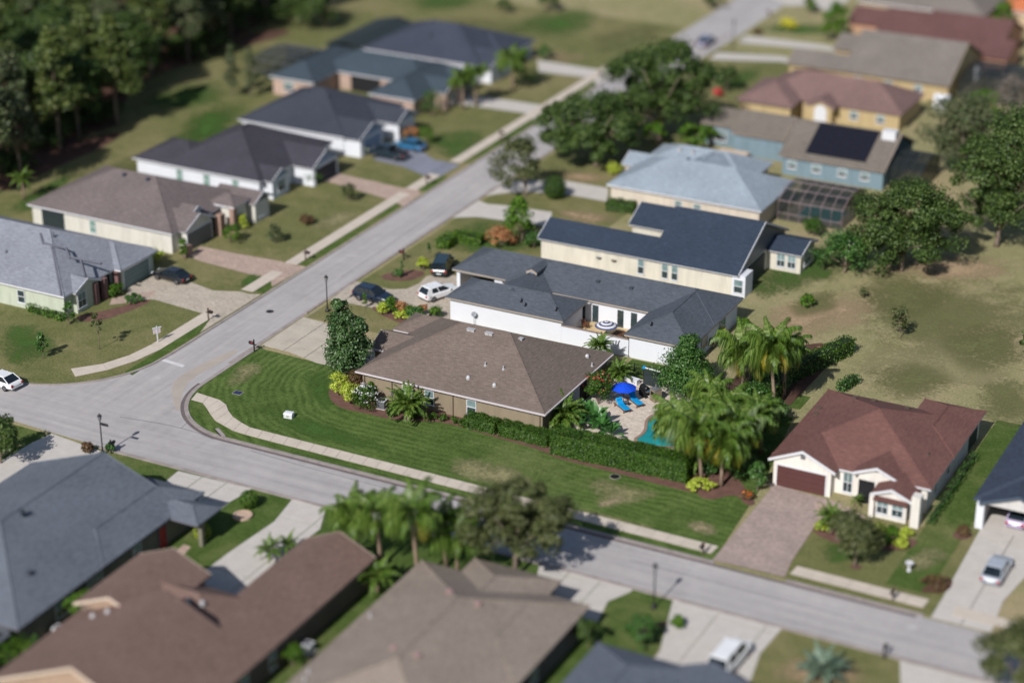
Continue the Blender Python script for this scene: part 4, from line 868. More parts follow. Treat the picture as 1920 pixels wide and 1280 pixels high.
def tree(name, label, base, cx, cy, wpx, hpx, leaf='live', nl=5000, ncl=70, ls=.3, kind='round', cr=.24, trunk=None, limbs=6, bark=None, group=None, cat='tree', lobes=()):
    zc, a, c = fit(base, cx, cy, wpx, hpx); p = W(*base); nl = int(nl * 2.2); ls *= 1.2; cr *= 1.02; ncl = int(ncl * 1.25)
    t = thing(name, label, cat, (p[0], p[1], 0), 0, group)
    dx = W(cx, base[1])[0] - p[0], W(cx, base[1])[1] - p[1]
    lo = max(zc - c, .25)
    branches(max(lo + .2 * c, .3), zc + c, a, limbs, trunk or max(a * .045, .05)).build('trunk', bark or m_bark, t, True)
    if lobes:
        Ps = []; Ns = []; tot = sum(q[2] * q[3] for q in lobes)
        for lx, ly, lw, lh in lobes:
            z2, a2, c2 = fit(base, lx, ly, lw, lh); fr = lw * lh / tot
            p2, n2 = crown_pts(a2, c2, max(int(ncl * fr * 1.3), 10), int(nl * fr * 1.5), kind, cr * 1.35); d2 = W(lx, base[1])
            Ps.append(p2 + np.array([d2[0] - p[0], d2[1] - p[1], z2])); Ns.append(n2)
        P, Nn = np.concatenate(Ps), np.concatenate(Ns)
    else:
        P, Nn = crown_pts(a, c, ncl, nl, kind, cr); P = P + np.array([dx[0], dx[1], zc])
    P[:, 2] = np.maximum(P[:, 2], .1)
    link('crown', leaf_mesh('crown', P, Nn, ls, LM[leaf]), t)
    return t
def shrub(label, base, wpx, hpx, leaf='bright', nl=500, ls=.2, name='shrub', flower=None, nf=0, fs=.14, cat='shrub', group=None, ncl=26, kind='round', cr=.38):
    """base = pixel of the shrub's foot (bottom middle)"""
    s = scale_at(base[1]); a = wpx / 2 / s; q = (hpx / s) ** 2 - (2 * a * SP * .7) ** 2; h = max(math.sqrt(max(q, 0)) / CP, .5 * a)
    p = W(base[0], base[1] - a * s * SP * .6); t = thing(name, label, cat, (p[0], p[1], .03), 0, group)
    nl = int(nl * 2.4); ls *= 1.1; ncl = int(ncl * 1.4)
    P, Nn = crown_pts(a * .85, h * .5, ncl, nl, kind, cr); P[:, 2] = np.maximum(P[:, 2] + h * .52, .04)
    link('foliage', leaf_mesh('foliage', P, Nn, ls, LM[leaf]), t)
    mb = MB()
    for k in range(5):
        an = k * 1.26; mb.tube([(0, 0, 0), (math.cos(an) * a * .4, math.sin(an) * a * .4, h * .6)], [.03, .015], 5)
    mb.build('stem_or_core', m_bark, t)
    if flower:
        P, Nn = crown_pts(a * .95, h * .54, 40, nf, kind, .25); P[:, 2] = np.maximum(P[:, 2] + h * .56, .1)
        link('flowers', leaf_mesh('flowers', P, Nn, fs, LM[flower], .9), t)['kind'] = 'stuff'
    return t
def hedge(label, pts, wd, h, leaf='hedge', dens=70, ls=.15, name='hedge', lump=.12):
    """clipped hedge: leaves spread over and inside a rounded box following a polyline (world points)"""
    Ps = []; Ns = []
    o = pts[0]
    for a, b in zip(pts, pts[1:]):
        ln = math.hypot(b[0] - a[0], b[1] - a[1]); tx, ty = (b[0] - a[0]) / ln, (b[1] - a[1]) / ln
        for face, area in (('top', ln * wd), ('l', ln * h), ('r', ln * h), ('e0', wd * h), ('e1', wd * h)):
            n = int(area * dens)
            s = rng.uniform(0, ln, n); y = rng.uniform(-wd / 2, wd / 2, n); z = rng.uniform(.05, h, n)
            if face == 'top': z = np.full(n, h); nn = np.tile([0, 0, 1.], (n, 1))
            elif face in 'lr': sg = 1 if face == 'l' else -1; y = np.full(n, sg * wd / 2); nn = np.tile([-ty * sg, tx * sg, .25], (n, 1))
            else: sg = 1 if face == 'e1' else -1; s = np.full(n, ln if sg > 0 else 0.); nn = np.tile([tx * sg, ty * sg, .25], (n, 1))
            q = np.stack([s, y, z], 1)
            wob = lump * (np.sin(s * 2.1 + z * 1.7) * np.sin(y * 2.6 + s * .9 + 1) + .6 * np.sin(s * 4.7 + y * 3 + z * 4))
            edge = np.clip((np.abs(q[:, 1]) / (wd / 2) - .6) / .4, 0, 1) * np.clip((z / h - .75) / .25, 0, 1)
            x = o  # world relative to first point
            P = np.stack([a[0] - o[0] + tx * s - ty * y, a[1] - o[1] + ty * s + tx * y, z - edge * .16 * h * .5], 1)
            P += nn * (wob + rng.normal(-.03, .06, n))[:, None]
            Ps.append(P); Ns.append(nn)
    P = np.concatenate(Ps); P[:, 2] = np.maximum(P[:, 2], .03)
    t = thing(name, label, 'hedge', (o[0], o[1], .05))
    link('foliage', leaf_mesh('foliage', P, np.concatenate(Ns), ls, LM[leaf], .6, .42), t)
    core = MB()  # solid core added behind the leaves, painted dark for inner shade
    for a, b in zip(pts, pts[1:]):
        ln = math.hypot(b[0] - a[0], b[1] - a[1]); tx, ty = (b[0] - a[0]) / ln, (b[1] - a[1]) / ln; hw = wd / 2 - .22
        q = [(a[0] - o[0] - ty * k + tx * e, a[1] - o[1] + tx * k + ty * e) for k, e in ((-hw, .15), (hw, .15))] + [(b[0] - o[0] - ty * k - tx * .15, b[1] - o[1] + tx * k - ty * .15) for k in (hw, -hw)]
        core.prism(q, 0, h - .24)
    core.build('dark_core', M('hedge_core', (.016, .03, .008, 1), .95, .3) if 'hedge_core' not in bpy.data.materials else bpy.data.materials['hedge_core'], t)
    return t
# palm fronds
def frond_mesh(name, ln, droop, rise, nlf, lw, mat, hang=.5, lf=.5):
    n = 10; pts = []; x = z = 0; ang = rise
    for i in range(n + 1):
        pts.append(Vector((x, 0, z))); x += ln / n * math.cos(ang); z += ln / n * math.sin(ang); ang -= droop / n * (.5 + i / n)
    V = []; F = []
    def at(t): i = min(int(t * n), n - 1); f = t * n - i; return pts[i].lerp(pts[i + 1], f)
    for i in range(n):
        w0 = .035 * (1 - i / n) + .008; w1 = .035 * (1 - (i + 1) / n) + .008; b = len(V)
        V += [pts[i] + Vector((0, w0, 0)), pts[i] - Vector((0, w0, 0)), pts[i + 1] - Vector((0, w1, 0)), pts[i + 1] + Vector((0, w1, 0))]; F.append((b, b + 1, b + 2, b + 3))
    for k in range(nlf):
        t = .12 + .88 * (k + .5) / nlf; p = at(t); q = at(min(t + .02, 1)); tg = (q - p).normalized() if (q - p).length > 1e-6 else Vector((1, 0, 0))
        L_ = lf * (math.sin(min(t * 1.15 + .12, 1) * math.pi) * .75 + .3) * rnd.uniform(.85, 1.15)
        for sg in (1, -1):
            o = (Vector((0, sg, 0)) * .75 + tg * .55 + Vector((0, 0, rnd.uniform(-.15, .3)))).normalized()
            m_ = p + o * L_ * .5 + Vector((0, 0, -hang * L_ * .15)); e = p + o * L_ * .86 + Vector((0, 0, -hang * L_ * .8)); wv = tg * lw
            b = len(V); V += [p - wv * .6, p + wv * .6, m_ + wv, m_ - wv, e]; F += [(b, b + 1, b + 2, b + 3), (b + 3, b + 2, b + 4)]
    return mesh(name, V, F, mat)
def paddle(ln, droop, rise):
    V = []; F = []; x = z = 0; ang = rise; n = 9
    for i in range(n + 1):
        t = i / n; w_ = .02 if t < .4 else .2 * math.sin(math.pi * min((t - .36) / .64, 1)) ** .7 + .01
        nx, nz = -math.sin(ang), math.cos(ang)
        V += [(x + nx * w_ * .4, -w_, z + nz * w_ * .4), (x, 0, z), (x + nx * w_ * .4, w_, z + nz * w_ * .4)]
        x += ln / n * math.cos(ang); z += ln / n * math.sin(ang); ang -= droop / n * (.4 + 1.2 * t)
    for i in range(n): F += [(i * 3, i * 3 + 1, i * 3 + 4, i * 3 + 3), (i * 3 + 1, i * 3 + 2, i * 3 + 5, i * 3 + 4)]
    return mesh('frond', V, F, LM['bird'])
FR = {}
def fr_get(kind, v):
    k = (kind, v)
    if k not in FR:
        if kind == 'queen': FR[k] = frond_mesh('frond', 3.3, (2.0, 2.6, 1.5)[v], (.95, .55, 1.2)[v], 60, .032, LM['palm'], 1.9, 1.15)
        elif kind == 'queeny': FR[k] = frond_mesh('frond', 3.0, 2.7, .1, 46, .034, LM['palmy'], 1.7, 1.0)
        elif kind == 'date': FR[k] = frond_mesh('frond', 1.6, (1.6, 2.0, 1.1)[v], (.8, .35, 1.15)[v], 30, .03, LM['palm'], .35, .42)
        elif kind == 'blue': FR[k] = frond_mesh('frond', 2.0, (1.3, 1.7, .9)[v], (.75, .3, 1.1)[v], 24, .05, LM['blue'], .25, .6)
        elif kind == 'broad': FR[k] = paddle(1.5, (.9, 1.2, .6)[v], (1.1, .8, 1.35)[v])
        elif kind == 'comb': FR[k] = frond_mesh('frond', 1.5, (.9, 1.2, .6)[v], (1.1, .8, 1.35)[v], 7, .13, LM['bird'], .2, .34)
    return FR[k]
def palm(label, base, crown=None, kind='queen', n=16, size=1.0, hgt=None, trunk=.17, yel=0, name='palm_tree', group=None, z0=0):
    p = W(*base)
    if hgt is None: hgt = (base[1] - crown[1]) / (scale_at(base[1]) * CP)
    dx = (0, 0) if crown is None else (W(crown[0], base[1])[0] - p[0], W(crown[0], base[1])[1] - p[1])
    t = thing(name, label, 'palm', (p[0], p[1], z0), 0, group)
    top = Vector((dx[0], dx[1], hgt))
    MB().tube([(0, 0, 0), (dx[0] * .35, dx[1] * .35, hgt * .4), (dx[0] * .8, dx[1] * .8, hgt * .8), top], [trunk * 1.35, trunk, trunk * .9, trunk * .8], 9).build('trunk', m_palmbark, t, True)
    if kind in ('queen',): MB().tube([top - Vector((0, 0, .2)), top + Vector((0, 0, .5)), top + Vector((0, 0, 1.0))], [trunk * .85, trunk * .7, trunk * .25], 8).build('crownshaft', M('crownshaft_green', col(110, 130, 80), .6, .1) if 'crownshaft_green' not in bpy.data.materials else bpy.data.materials['crownshaft_green'], t, True)
    up = .7 if kind == 'queen' else .05
    for k in range(n):
        ring = k % 3; an = k * 2.39996 + rnd.uniform(-.2, .2); kk = kind
        if kind == 'queen' and k < yel: kk = 'queeny'; ring = 0
        s = size * rnd.uniform(.88, 1.12)
        link('frond', fr_get(kk, ring if kk != 'queeny' else 0), t, (top.x, top.y, top.z + up * (.6 if ring == 1 else 1)), (rnd.uniform(-.25, .25), rnd.uniform(-.12, .12), an), (s, s, s))
    return t
# --- trees
tree('magnolia_tree', 'dark glossy magnolia with narrow crown beside the concrete driveway', (655, 715), 655, 635, 100, 165, 'mag', 9500, 110, .22, 'round', .3, .14, lobes=((652, 668, 78, 70), (645, 622, 54, 88), (674, 628, 40, 72), (640, 585, 30, 48), (660, 650, 64, 64)))
tree('street_oak', 'sparse olive oak shading the street in front of the tan roof', (965, 1082), 967, 968, 228, 172, 'oak', 6800, 105, .25, 'round', .22, .2, 9, lobes=((915, 965, 120, 110), (975, 935, 120, 90), (1030, 965, 100, 110), (960, 995, 150, 100), (1000, 1000, 110, 90)))
tree('large_oak', 'largest dark oak, beside the far end of the street', (1238, 268), 1238, 168, 240, 196, 'live', 9500, 95, .34, 'round', .25, .35, 8, lobes=((1185, 165, 110, 120), (1250, 130, 130, 110), (1300, 175, 100, 140), (1235, 200, 170, 110), (1180, 210, 90, 80)))
tree('large_oak', 'wide dark oak hanging over the street, left of the largest oak', (1118, 312), 1102, 240, 205, 150, 'live', 8500, 85, .34, 'round', .25, .3, 8, lobes=((1050, 245, 90, 100), (1110, 225, 120, 100), (1155, 250, 90, 110), (1090, 270, 150, 80)))
tree('roadside_tree', 'small dark tree leaning over the road below the wide oak', (985, 368), 968, 312, 88, 112, 'oak', 2600, 40, .26, 'round', .3, .12)
tree('cone_tree', 'pale green conical tree by the concrete driveway edge', (978, 452), 973, 408, 72, 96, 'bright', 2600, 40, .22, 'cone', .34, .1)
tree('yard_tree', 'broad green tree in the back lots near the solar roof', (1690, 508), 1695, 420, 250, 178, 'live', 12500, 95, .27, 'round', .26, .25, lobes=((1640, 425, 110, 120), (1700, 395, 130, 120), (1755, 430, 100, 130), (1690, 455, 170, 100), (1640, 465, 90, 80)))
tree('yard_tree', 'small bushy tree left of the broad green tree', (1583, 512), 1580, 475, 88, 84, 'ever', 2200, 36, .26, 'round', .34)
tree('edge_oak', 'tall dark green oak at the right edge behind the back lots', (1868, 462), 1880, 340, 220, 250, 'live', 12500, 100, .29, 'round', .26, .3, lobes=((1830, 330, 110, 140), (1890, 280, 140, 150), (1920, 350, 120, 160), (1850, 400, 130, 120)))
tree('grey_oak', 'grey green oak standing behind the black screen room', (1800, 330), 1800, 250, 120, 150, 'moss', 5200, 56, .3, 'round', .32, .2)
tree('yard_tree', 'bright green tree beside the small white shed', (1850, 235), 1845, 198, 62, 58, 'bright', 1300, 26, .28)
tree('bare_tree', 'leafless grey tree near the top right', (1902, 262), 1895, 195, 110, 120, 'bare', 1300, 60, .22, 'round', .22, .1, 10)
tree('yard_tree', 'dark tree cut by the right edge beside the dry lot', (1930, 685), 1928, 645, 40, 70, 'live', 900, 24, .26)
tree('pool_evergreen', 'dense dark evergreen behind the pool fence', (1285, 742), 1287, 690, 104, 118, 'ever', 7500, 70, .19, 'round', .36, .12, lobes=((1287, 705, 104, 74), (1285, 678, 74, 70), (1290, 655, 46, 56), (1262, 712, 60, 50), (1312, 712, 56, 56)))
tree('sapling', 'lone sapling in the dry back lot', (1688, 634), 1683, 602, 34, 52, 'oak', 500, 16, .2, 'round', .4, .05, 4)
tree('sapling', 'narrow dark sapling in the left lawn by the bend', (82, 672), 80, 642, 26, 50, 'ever', 500, 16, .2, 'cone', .4, .04, 4)
tree('sapling', 'thin sapling over the mulch ring in the left lawn', (187, 655), 184, 605, 28, 40, 'oak', 260, 12, .18, 'round', .36, .04, 4)
tree('front_tree', 'small dark round tree before the white garage house', (1602, 1062), 1600, 1002, 92, 92, 'oak', 3000, 40, .22, 'round', .3, .1)
tree('corner_tree', 'green tree cut by the bottom right corner', (1905, 1310), 1890, 1222, 120, 140, 'oak', 3400, 44, .24, 'round', .3, .14)
tree('edge_tree', 'dark green tree cut by the left edge at the junction', (2, 868), 0, 818, 90, 84, 'live', 1800, 36, .26)
tree('far_tree', 'dark tree at the top edge left of the slate roof', (612, 52), 580, 10, 110, 90, 'live', 2600, 40, .36, 'round', .3)
tree('far_tree', 'dark round tree at the top edge above the field', (1028, 22), 1028, 2, 44, 40, 'live', 700, 18, .34)
tree('far_tree', 'small dark bush tree in the upper field', (945, 24), 945, 12, 30, 26, 'live', 420, 12, .3)
tree('far_tree', 'dark shrub tree beside the far end of the sidewalk', (1335, 16), 1333, 0, 46, 30, 'live', 600, 16, .32)
tree('cypress_tree', 'clipped green cone by the far driveway', (1515, 26), 1515, 6, 30, 48, 'bright', 800, 20, .24, 'cone', .4)
tree('far_tree', 'leafy green tree before the orange house', (1568, 78), 1566, 45, 50, 72, 'bright', 1500, 26, .3, 'round', .36)
tree('far_tree', 'green tree by the terracotta roof', (1895, 62), 1880, 28, 50, 48, 'bright', 900, 20, .3)
for i, (b, cx, cy, lab) in enumerate((((437, 180), 436, 135, 'thin dark pine left of the pair behind the teal roof'), ((472, 182), 472, 138, 'thin dark pine right of the pair behind the teal roof'))):
    tree('thin_pine', lab, b, cx, cy, 34, 98, 'moss', 1300, 30, .3, 'cone', .4, .1)
tree('yard_tree', 'green shrub tree right of the far white garage', (1022, 112), 1022, 98, 34, 30, 'ever', 500, 14, .26, 'cone')
tree('yard_tree', 'round yard tree beside the orange flowers', (1362, 172), 1360, 142, 52, 44, 'live', 900, 20, .26)
tree('yard_tree', 'yellow green tree between the oaks and the grey roof', (1310, 280), 1305, 255, 90, 54, 'bright', 1500, 30, .26)
tree('yard_tree', 'bright palm like tree under the largest oak', (1232, 275), 1228, 250, 56, 44, 'bright', 900, 20, .26)
tree('yard_tree', 'lime tree left of the brown gables beside the dark wall', (163, 1172), 158, 1135, 56, 70, 'bright', 1100, 26, .2)
tree('yard_tree', 'small conical tree beside the white air conditioner', (72, 1235), 70, 1205, 32, 50, 'ever', 600, 16, .18, 'cone')
tree('yard_tree', 'round dark tree beside the tan hip roof', (1103, 1212), 1098, 1178, 46, 60, 'live', 1200, 22, .2)
tree('yard_tree', 'dark tree beside the bottom driveway', (1205, 1210), 1200, 1182, 60, 66, 'ever', 1400, 26, .2)
# woods at the upper left: individuals sharing four crowns
protos = []
for k, (lf, kind) in enumerate((('wood', 'round'), ('live', 'round'), ('moss', 'cone'), ('wood', 'cone'), ('moss', 'round'))):
    a, c = (4.0, 6.2) if kind == 'round' else (3.3, 7.4)
    P, Nn = crown_pts(a, c, 90, 8500, kind, .3); P[:, 2] += 8.6
    tm = branches(4.5, 14, a, 7, .22); protos.append((leaf_mesh('crown', P, Nn, .5, LM[lf]), mesh('trunk', tm.v, tm.f, m_bark, True)))
woods = []
edge = [(-40, 375), (40, 330), (110, 285), (150, 258), (215, 236), (240, 180), (290, 140), (362, 118), (405, 100), (440, 70), (490, 48), (560, 25)]
for p in edge: woods.append((p[0] + rnd.uniform(-10, 10), p[1] + rnd.uniform(-4, 4)))
for row in range(1, 10):
    for p in edge:
        q = (p[0] - row * 52 + rnd.uniform(-18, 18) + (row % 2) * 20, p[1] - row * 26 + rnd.uniform(-12, 12))
        if -110 < q[0] < 600 and q[1] > -120: woods.append(q)
for i, q in enumerate(woods):
    p = W(*q); first = i < len(edge)
    lab = ('tall tree standing in the front row of the dark woods' if first else 'tall tree deep within the dark woods at the upper left')
    t = thing('woodland_tree', lab, 'tree', (p[0], p[1], 0), rnd.uniform(0, 6.28), 'front row of the woods' if first else 'woods at the upper left', (1, 1, 1))
    s = rnd.uniform(.8, 1.25); t.scale = (s * rnd.uniform(.9, 1.15), s * rnd.uniform(.9, 1.15), s)
    cm, tm = protos[rnd.randrange(5)]; link('trunk', tm, t); link('crown', cm, t)
und = [W(p[0] + rnd.uniform(-45, 5), p[1] - rnd.uniform(0, 22)) for p in edge for _ in range(4)]
P = []; Q = []
for u_, v_ in und:
    a_, n_ = crown_pts(rnd.uniform(1.6, 2.8), rnd.uniform(1.2, 2.2), 24, 900, 'round', .4); a_[:, 2] += 1.4; a_[:, 2] = np.maximum(a_[:, 2], .1); P.append(a_ + np.array([u_, v_, 0])); Q.append(n_)
o_ = link('undergrowth', leaf_mesh('undergrowth', np.concatenate(P), np.concatenate(Q), .36, LM['live'])); o_['kind'] = 'stuff'; o_['label'] = 'dense dark undergrowth along the edge of the woods'; o_['category'] = 'undergrowth'
struct(sheet('forest_floor', px(edge + [(600, -60), (300, -120), (-200, -120), (-200, 380)]), .014, m_leaflit))
# topiary and hedges
def topiary(label, base, dpx, leaf='bright', nl=1500, ls=.12):
    s = scale_at(base[1]); r = dpx / 2 / s; p = W(base[0], base[1] - r * s * SP)
    t = thing('topiary_ball', label, 'shrub', (p[0], p[1], 0))
    d = rng.normal(0, 1, (nl, 3)); d /= np.linalg.norm(d, axis=1, keepdims=True)
    P = d * (r * rng.uniform(.9, 1.02, nl))[:, None]; P[:, 2] = np.maximum(P[:, 2] + r * .95, .05)
    link('foliage', leaf_mesh('foliage', P, d, ls, LM[leaf], .6, .5), t)
    mb = MB(); mb.lathe([(r * .3, 0), (r * .75, r * .4), (r * .84, r), (r * .6, r * 1.55), (0, r * 1.78)], 10); mb.build('stem_or_core', bpy.data.materials.get('hedge_core') or M('hedge_core', (.016, .03, .008, 1), .95, .3), t)  # solid ball core under the leaves, its inner shade in the dark colour
hedge('low clipped hedge of rounded mounds beside the taupe wall', [(-87.9, 159.85), (-84.4, 159.85)], 1.6, 1.3, 'hedge', 260, .13, lump=.1)
hedge('low clipped hedge nearest the tall hedge beside the taupe wall', [(-84.0, 159.8), (-78.7, 159.8)], 1.6, 1.35, 'hedge', 260, .13, lump=.1)
hedge('tall dark clipped hedge screening the pool deck from the lawn', [(-77.9, 159.0), (-64.0, 159.5)], 2.1, 2.4, 'hedge', 240, .15, lump=.07)
hedge('clipped hedge running back beside the dry lot', [W(1440, 760), W(1470, 720), W(1592, 660)], 1.6, 1.9, 'hedge', 40, .2)
hedge('short dark hedge behind the red roof', [W(1575, 735), W(1605, 718)], 1.0, 1.1, 'ever', 50, .2)
hedge('small green hedge under the pale green wall', [W(55, 583), W(120, 602)], .9, .8, 'bright', 50, .18)
hedge('curved green hedge beside the dark van', [W(828, 468), W(850, 452), W(905, 458)], 1.8, 1.2, 'bright', 60, .2)
hedge('flowering hedge before the pale grey roof house', [W(1138, 392), W(1190, 398)], 1.8, 1.3, 'hedge', 60, .2)
hedge('dark foundation hedge along the red roof house', [(-41.6, 161.5), (-41.6, 176)], .8, .7, 'ever', 40, .16)
topiary('large round clipped topiary ball on the dry lawn', (1040, 381), 46, 'hedge', 2200, .14)
topiary('clipped lime ball left of the date palm', (735, 785), 23, 'hedge', 900, .1)
topiary('small clipped ball right of the date palm', (776, 788), 16, 'hedge', 600, .09)
topiary('smallest clipped ball close to the taupe wall', (791, 784), 15, 'hedge', 600, .09)
topiary('round bush with dark shadow in the lower left lawn', (467, 958), 36, 'bright', 900, .14)
topiary('yellow green clipped bush in the lower left lawn', (380, 1017), 34, 'lime', 800, .13)
# shrubs of the taupe house bed
shrub('lime variegated shrub curving round the bed edge', (634, 746), 40, 46, 'lime', 1300, .15)
shrub('lime variegated shrub nearest the white flowers', (654, 762), 42, 42, 'lime', 1300, .15)
shrub('white flowering shrub beside the air conditioner', (686, 776), 52, 50, 'hedge', 1400, .15, flower='white', nf=260, fs=.18)
shrub('bronze rounded shrub under the magnolia', (664, 742), 50, 42, 'bronze', 1500, .14)
shrub('green shrub between white flowers and the wall', (697, 752), 30, 32, 'bright', 700, .16)
shrub('dark red shrub at the house corner', (678, 732), 16, 20, 'red', 200, .14)
for i, x in enumerate((812, 832, 850, 866)):
    shrub(('leftmost', 'second', 'third', 'last')[i] + ' of four small tufts below the taupe wall', (x, 788 + i * 4), 18, 13, 'hedge', 200, .14, cat='plant', name='grass_tuft')
shrub('round shrub covered in red flowers beside the pool deck', (1122, 766), 58, 64, 'hedge', 2400, .16, flower='red', nf=150, fs=.17, name='flowering_shrub')
shrub('yellow green shrub in the bed by the paver driveway', (735, 590), 30, 30, 'bright', 600, .18); shrub('lime groundcover beside the front garden bed', (718, 592), 26, 22, 'lime', 400, .18)
shrub('pink bronze croton in the front garden bed', (752, 592), 28, 24, 'croton', 500, .18); shrub('lime spiky shrub row before the crotons', (755, 602), 44, 18, 'lime', 500, .16)
shrub('smaller croton bush at the far end of the bed', (792, 594), 26, 20, 'croton', 400, .17); shrub('green clump beside the last croton', (817, 600), 30, 22, 'bright', 500, .17)
shrub('dark green bush against the taupe garage roof', (782, 616), 40, 36, 'ever', 1100, .17); shrub('green bush between the two crotons', (770, 600), 22, 26, 'bright', 400, .17)
tree('cypress_tree', 'narrow lime cypress beside the dark parked car', (684, 578), 684, 562, 9, 34, 'bright', 500, 12, .12, 'cone', .5, .03, 3)
tree('cypress_tree', 'slim dark cypress in the round bed', (754, 520), 754, 503, 10, 34, 'ever', 420, 12, .12, 'cone', .5, .03, 3)
tree('cypress_tree', 'slim cypress behind the round bed', (804, 486), 804, 470, 10, 34, 'ever', 400, 12, .12, 'cone', .5, .03, 3)
shrub('dark clump at the foot of the round bed cypress', (746, 522), 22, 14, 'ever', 300, .14); shrub('lime shrub beside the dark van', (794, 510), 26, 24, 'lime', 500, .18)
shrub('bronze shrub mass at the front of the cream house', (940, 470), 70, 40, 'croton', 1000, .2); shrub('dark shrub behind the curved hedge', (1000, 470), 36, 30, 'ever', 500, .2)
shrub('lime ground shrub at the lawn tip by the palms', (1312, 926), 66, 26, 'lime', 1200, .16); shrub('orange flowers beside the driveway of pavers', (1402, 940), 26, 18, 'bronze', 300, .16, flower='orange', nf=150)
shrub('dark shrub left of the brown garage door', (1420, 925), 36, 56, 'ever', 1200, .18)
for i, (x, y, lf) in enumerate(((1645, 1002, 'lime'), (1672, 1008, 'bright'), (1698, 1012, 'lime'), (1660, 1025, 'bright'), (1690, 1030, 'lime'), (1540, 1000, 'lime'))):
    shrub(('lime bush under the left front window', 'green bush under the paired windows', 'lime bush by the white pilaster', 'green bush at the bed edge', 'yellow green bush at the bed corner', 'yellow bush beside the paver driveway')[i] + ' of the red roof house', (x, y), 30, 20, lf, 420, .16)
shrub('dark shrub in the round ring by the right driveway', (1805, 1008), 26, 20, 'bronze', 350, .16); shrub('low brown plant clump beside the right driveway', (1752, 1108), 60, 26, 'bronze', 500, .16)
shrub('mound of green low shrub in the back lot', (1514, 580), 36, 24, 'bright', 500, .2); shrub('tiny shrub in the back lot', (1618, 560), 18, 18, 'oak', 160, .2)
shrub('rounded green shrub by the sunroom', (1525, 448), 48, 34, 'hedge', 700, .2)
for i, (x, y, w_, h_, lf, fl) in enumerate(((1362, 600, 22, 24, 'yellow', None), (1352, 640, 26, 24, 'lime', None), (1330, 655, 24, 20, 'bronze', 'white'), (1395, 618, 26, 18, 'bright', None), (1545, 680, 40, 26, 'croton', None))):
    shrub(('yellow flowering bush beside the slate courtyard roof', 'lime bush behind the evergreen', 'pale flowering bush next to the white wall end', 'green bush by the slate roof corner', 'orange and green shrub against the back hedge')[i], (x, y), w_, h_, lf, 380, .18, flower=fl, nf=60)
for i, (x, y, w_, h_, lf, lab) in enumerate(((435, 460, 44, 34, 'bright', 'bright green bush beside the pink paver driveway'), (455, 432, 30, 26, 'lime', 'lime bush by the stone entry'), (515, 460, 34, 36, 'moss', 'grey leaved standard bush on the left lawn'), (575, 425, 40, 20, 'bronze', 'brown bush patch on the left lawn'), (655, 382, 34, 34, 'oak', 'sparse bush on the far left lawn'),
      (588, 350, 36, 28, 'ever', 'dark bush beside the black roof garage'), (345, 490, 18, 40, 'bright', 'narrow bush at the stone pier'), (290, 495, 40, 24, 'lime', 'lime bush behind the black sedan'), (130, 612, 26, 44, 'ever', 'dark shrub at the pale green corner'), (215, 560, 44, 26, 'bright', 'shrub under the mauve brick piers'),
      (250, 572, 50, 18, 'ever', 'low dark shrub row by the beige drive'), (800, 275, 36, 34, 'bright', 'round bush by the blue car'), (770, 262, 40, 22, 'croton', 'red leaved bush behind the blue car'), (610, 300, 30, 26, 'ever', 'dark bush at the white wall of the charcoal house'), (685, 292, 20, 18, 'ever', 'small bush beside the dark pickup'),
      (810, 225, 50, 50, 'ever', 'large dark shrub before the teal roof'), (985, 165, 50, 34, 'bright', 'yellow green shrub beside the far palms'), (1478, 60, 46, 22, 'yellow', 'yellow flowering bush by the far driveway'), (1420, 68, 22, 12, 'bronze', 'brown bush before the yellow flowers'), (1345, 185, 24, 16, 'red', 'orange red flowers near the round yard tree'),
      (1150, 330, 40, 22, 'lime', 'lime bush left of the pale grey roof'), (208, 850, 22, 18, 'ever', 'small bush below the corner lamp'), (165, 850, 26, 18, 'bronze', 'brown bush left of the corner lamp'), (550, 1255, 50, 44, 'bright', 'leafy bush beside the dark brown wall'), (310, 1052, 24, 20, 'bright', 'small bush beside the red door'), (1270, 1180, 30, 24, 'bright', 'bush at the edge of the wide driveway'),
      (30, 1262, 90, 60, 'bright', 'large bush in the bottom left corner'), (1510, 80, 0, 0, '', ''))):
    if w_: shrub(lab, (x, y), w_, h_, lf, 420, .19)
# --- palms
palm('leftmost queen palm in the row above the brown roof', (676, 1048), (664, 972), n=15, yel=0, group=None)
palm('queen palm second from the left above the brown roof', (714, 1062), (710, 972), n=14)
palm('tallest queen palm of the row near the street', (784, 1096), (776, 968), n=17, yel=1)
palm('queen palm right of the row behind the tan roof', (858, 1078), (856, 1010), n=15)
palm('short palm leaning beside the street oak', (838, 1062), (826, 985), n=12, size=.85)
palm('squat palm at the corner of the dark brown roof', (708, 1108), (708, 1080), 'date', 20, 1.6, trunk=.14)
palm('small fan palm beside the long concrete drive', (506, 1050), (506, 1030), 'date', 16, 1.0, trunk=.1); palm('smaller fan palm next to the long concrete drive', (541, 1038), (541, 1021), 'date', 14, .9, trunk=.1)
palm('near queen palm with yellowing fronds over the tall hedge', (1316, 905), (1304, 816), n=28, size=1.12, yel=6)
palm('queen palm leaning over the pool', (1272, 868), (1270, 802), n=26, size=1.05)
palm('queen palm behind the hedge tip right of the pool', (1392, 890), (1380, 806), n=26, size=1.02, yel=4)
palm('queen palm rising above the pool chair', (1362, 826), (1356, 778), n=22, size=1.05)
palm('tall queen palm beside the evergreen, against the dry lot', (1452, 772), (1440, 662), n=28, size=1.2, yel=3)
palm('queen palm left of the tall one beside the evergreen', (1392, 748), (1390, 672), n=24, size=1.15, yel=3)
palm('queen palm between the fence and the red roof', (1428, 850), (1418, 784), n=22, size=.9, yel=3)
palm('palm at the right end of the tall hedge, half hidden', (1348, 856), (1352, 815), n=24, size=1.05)
palm('queen palm with crown touching the back hedge', (1470, 742), (1468, 668), n=22, size=.9, yel=2)
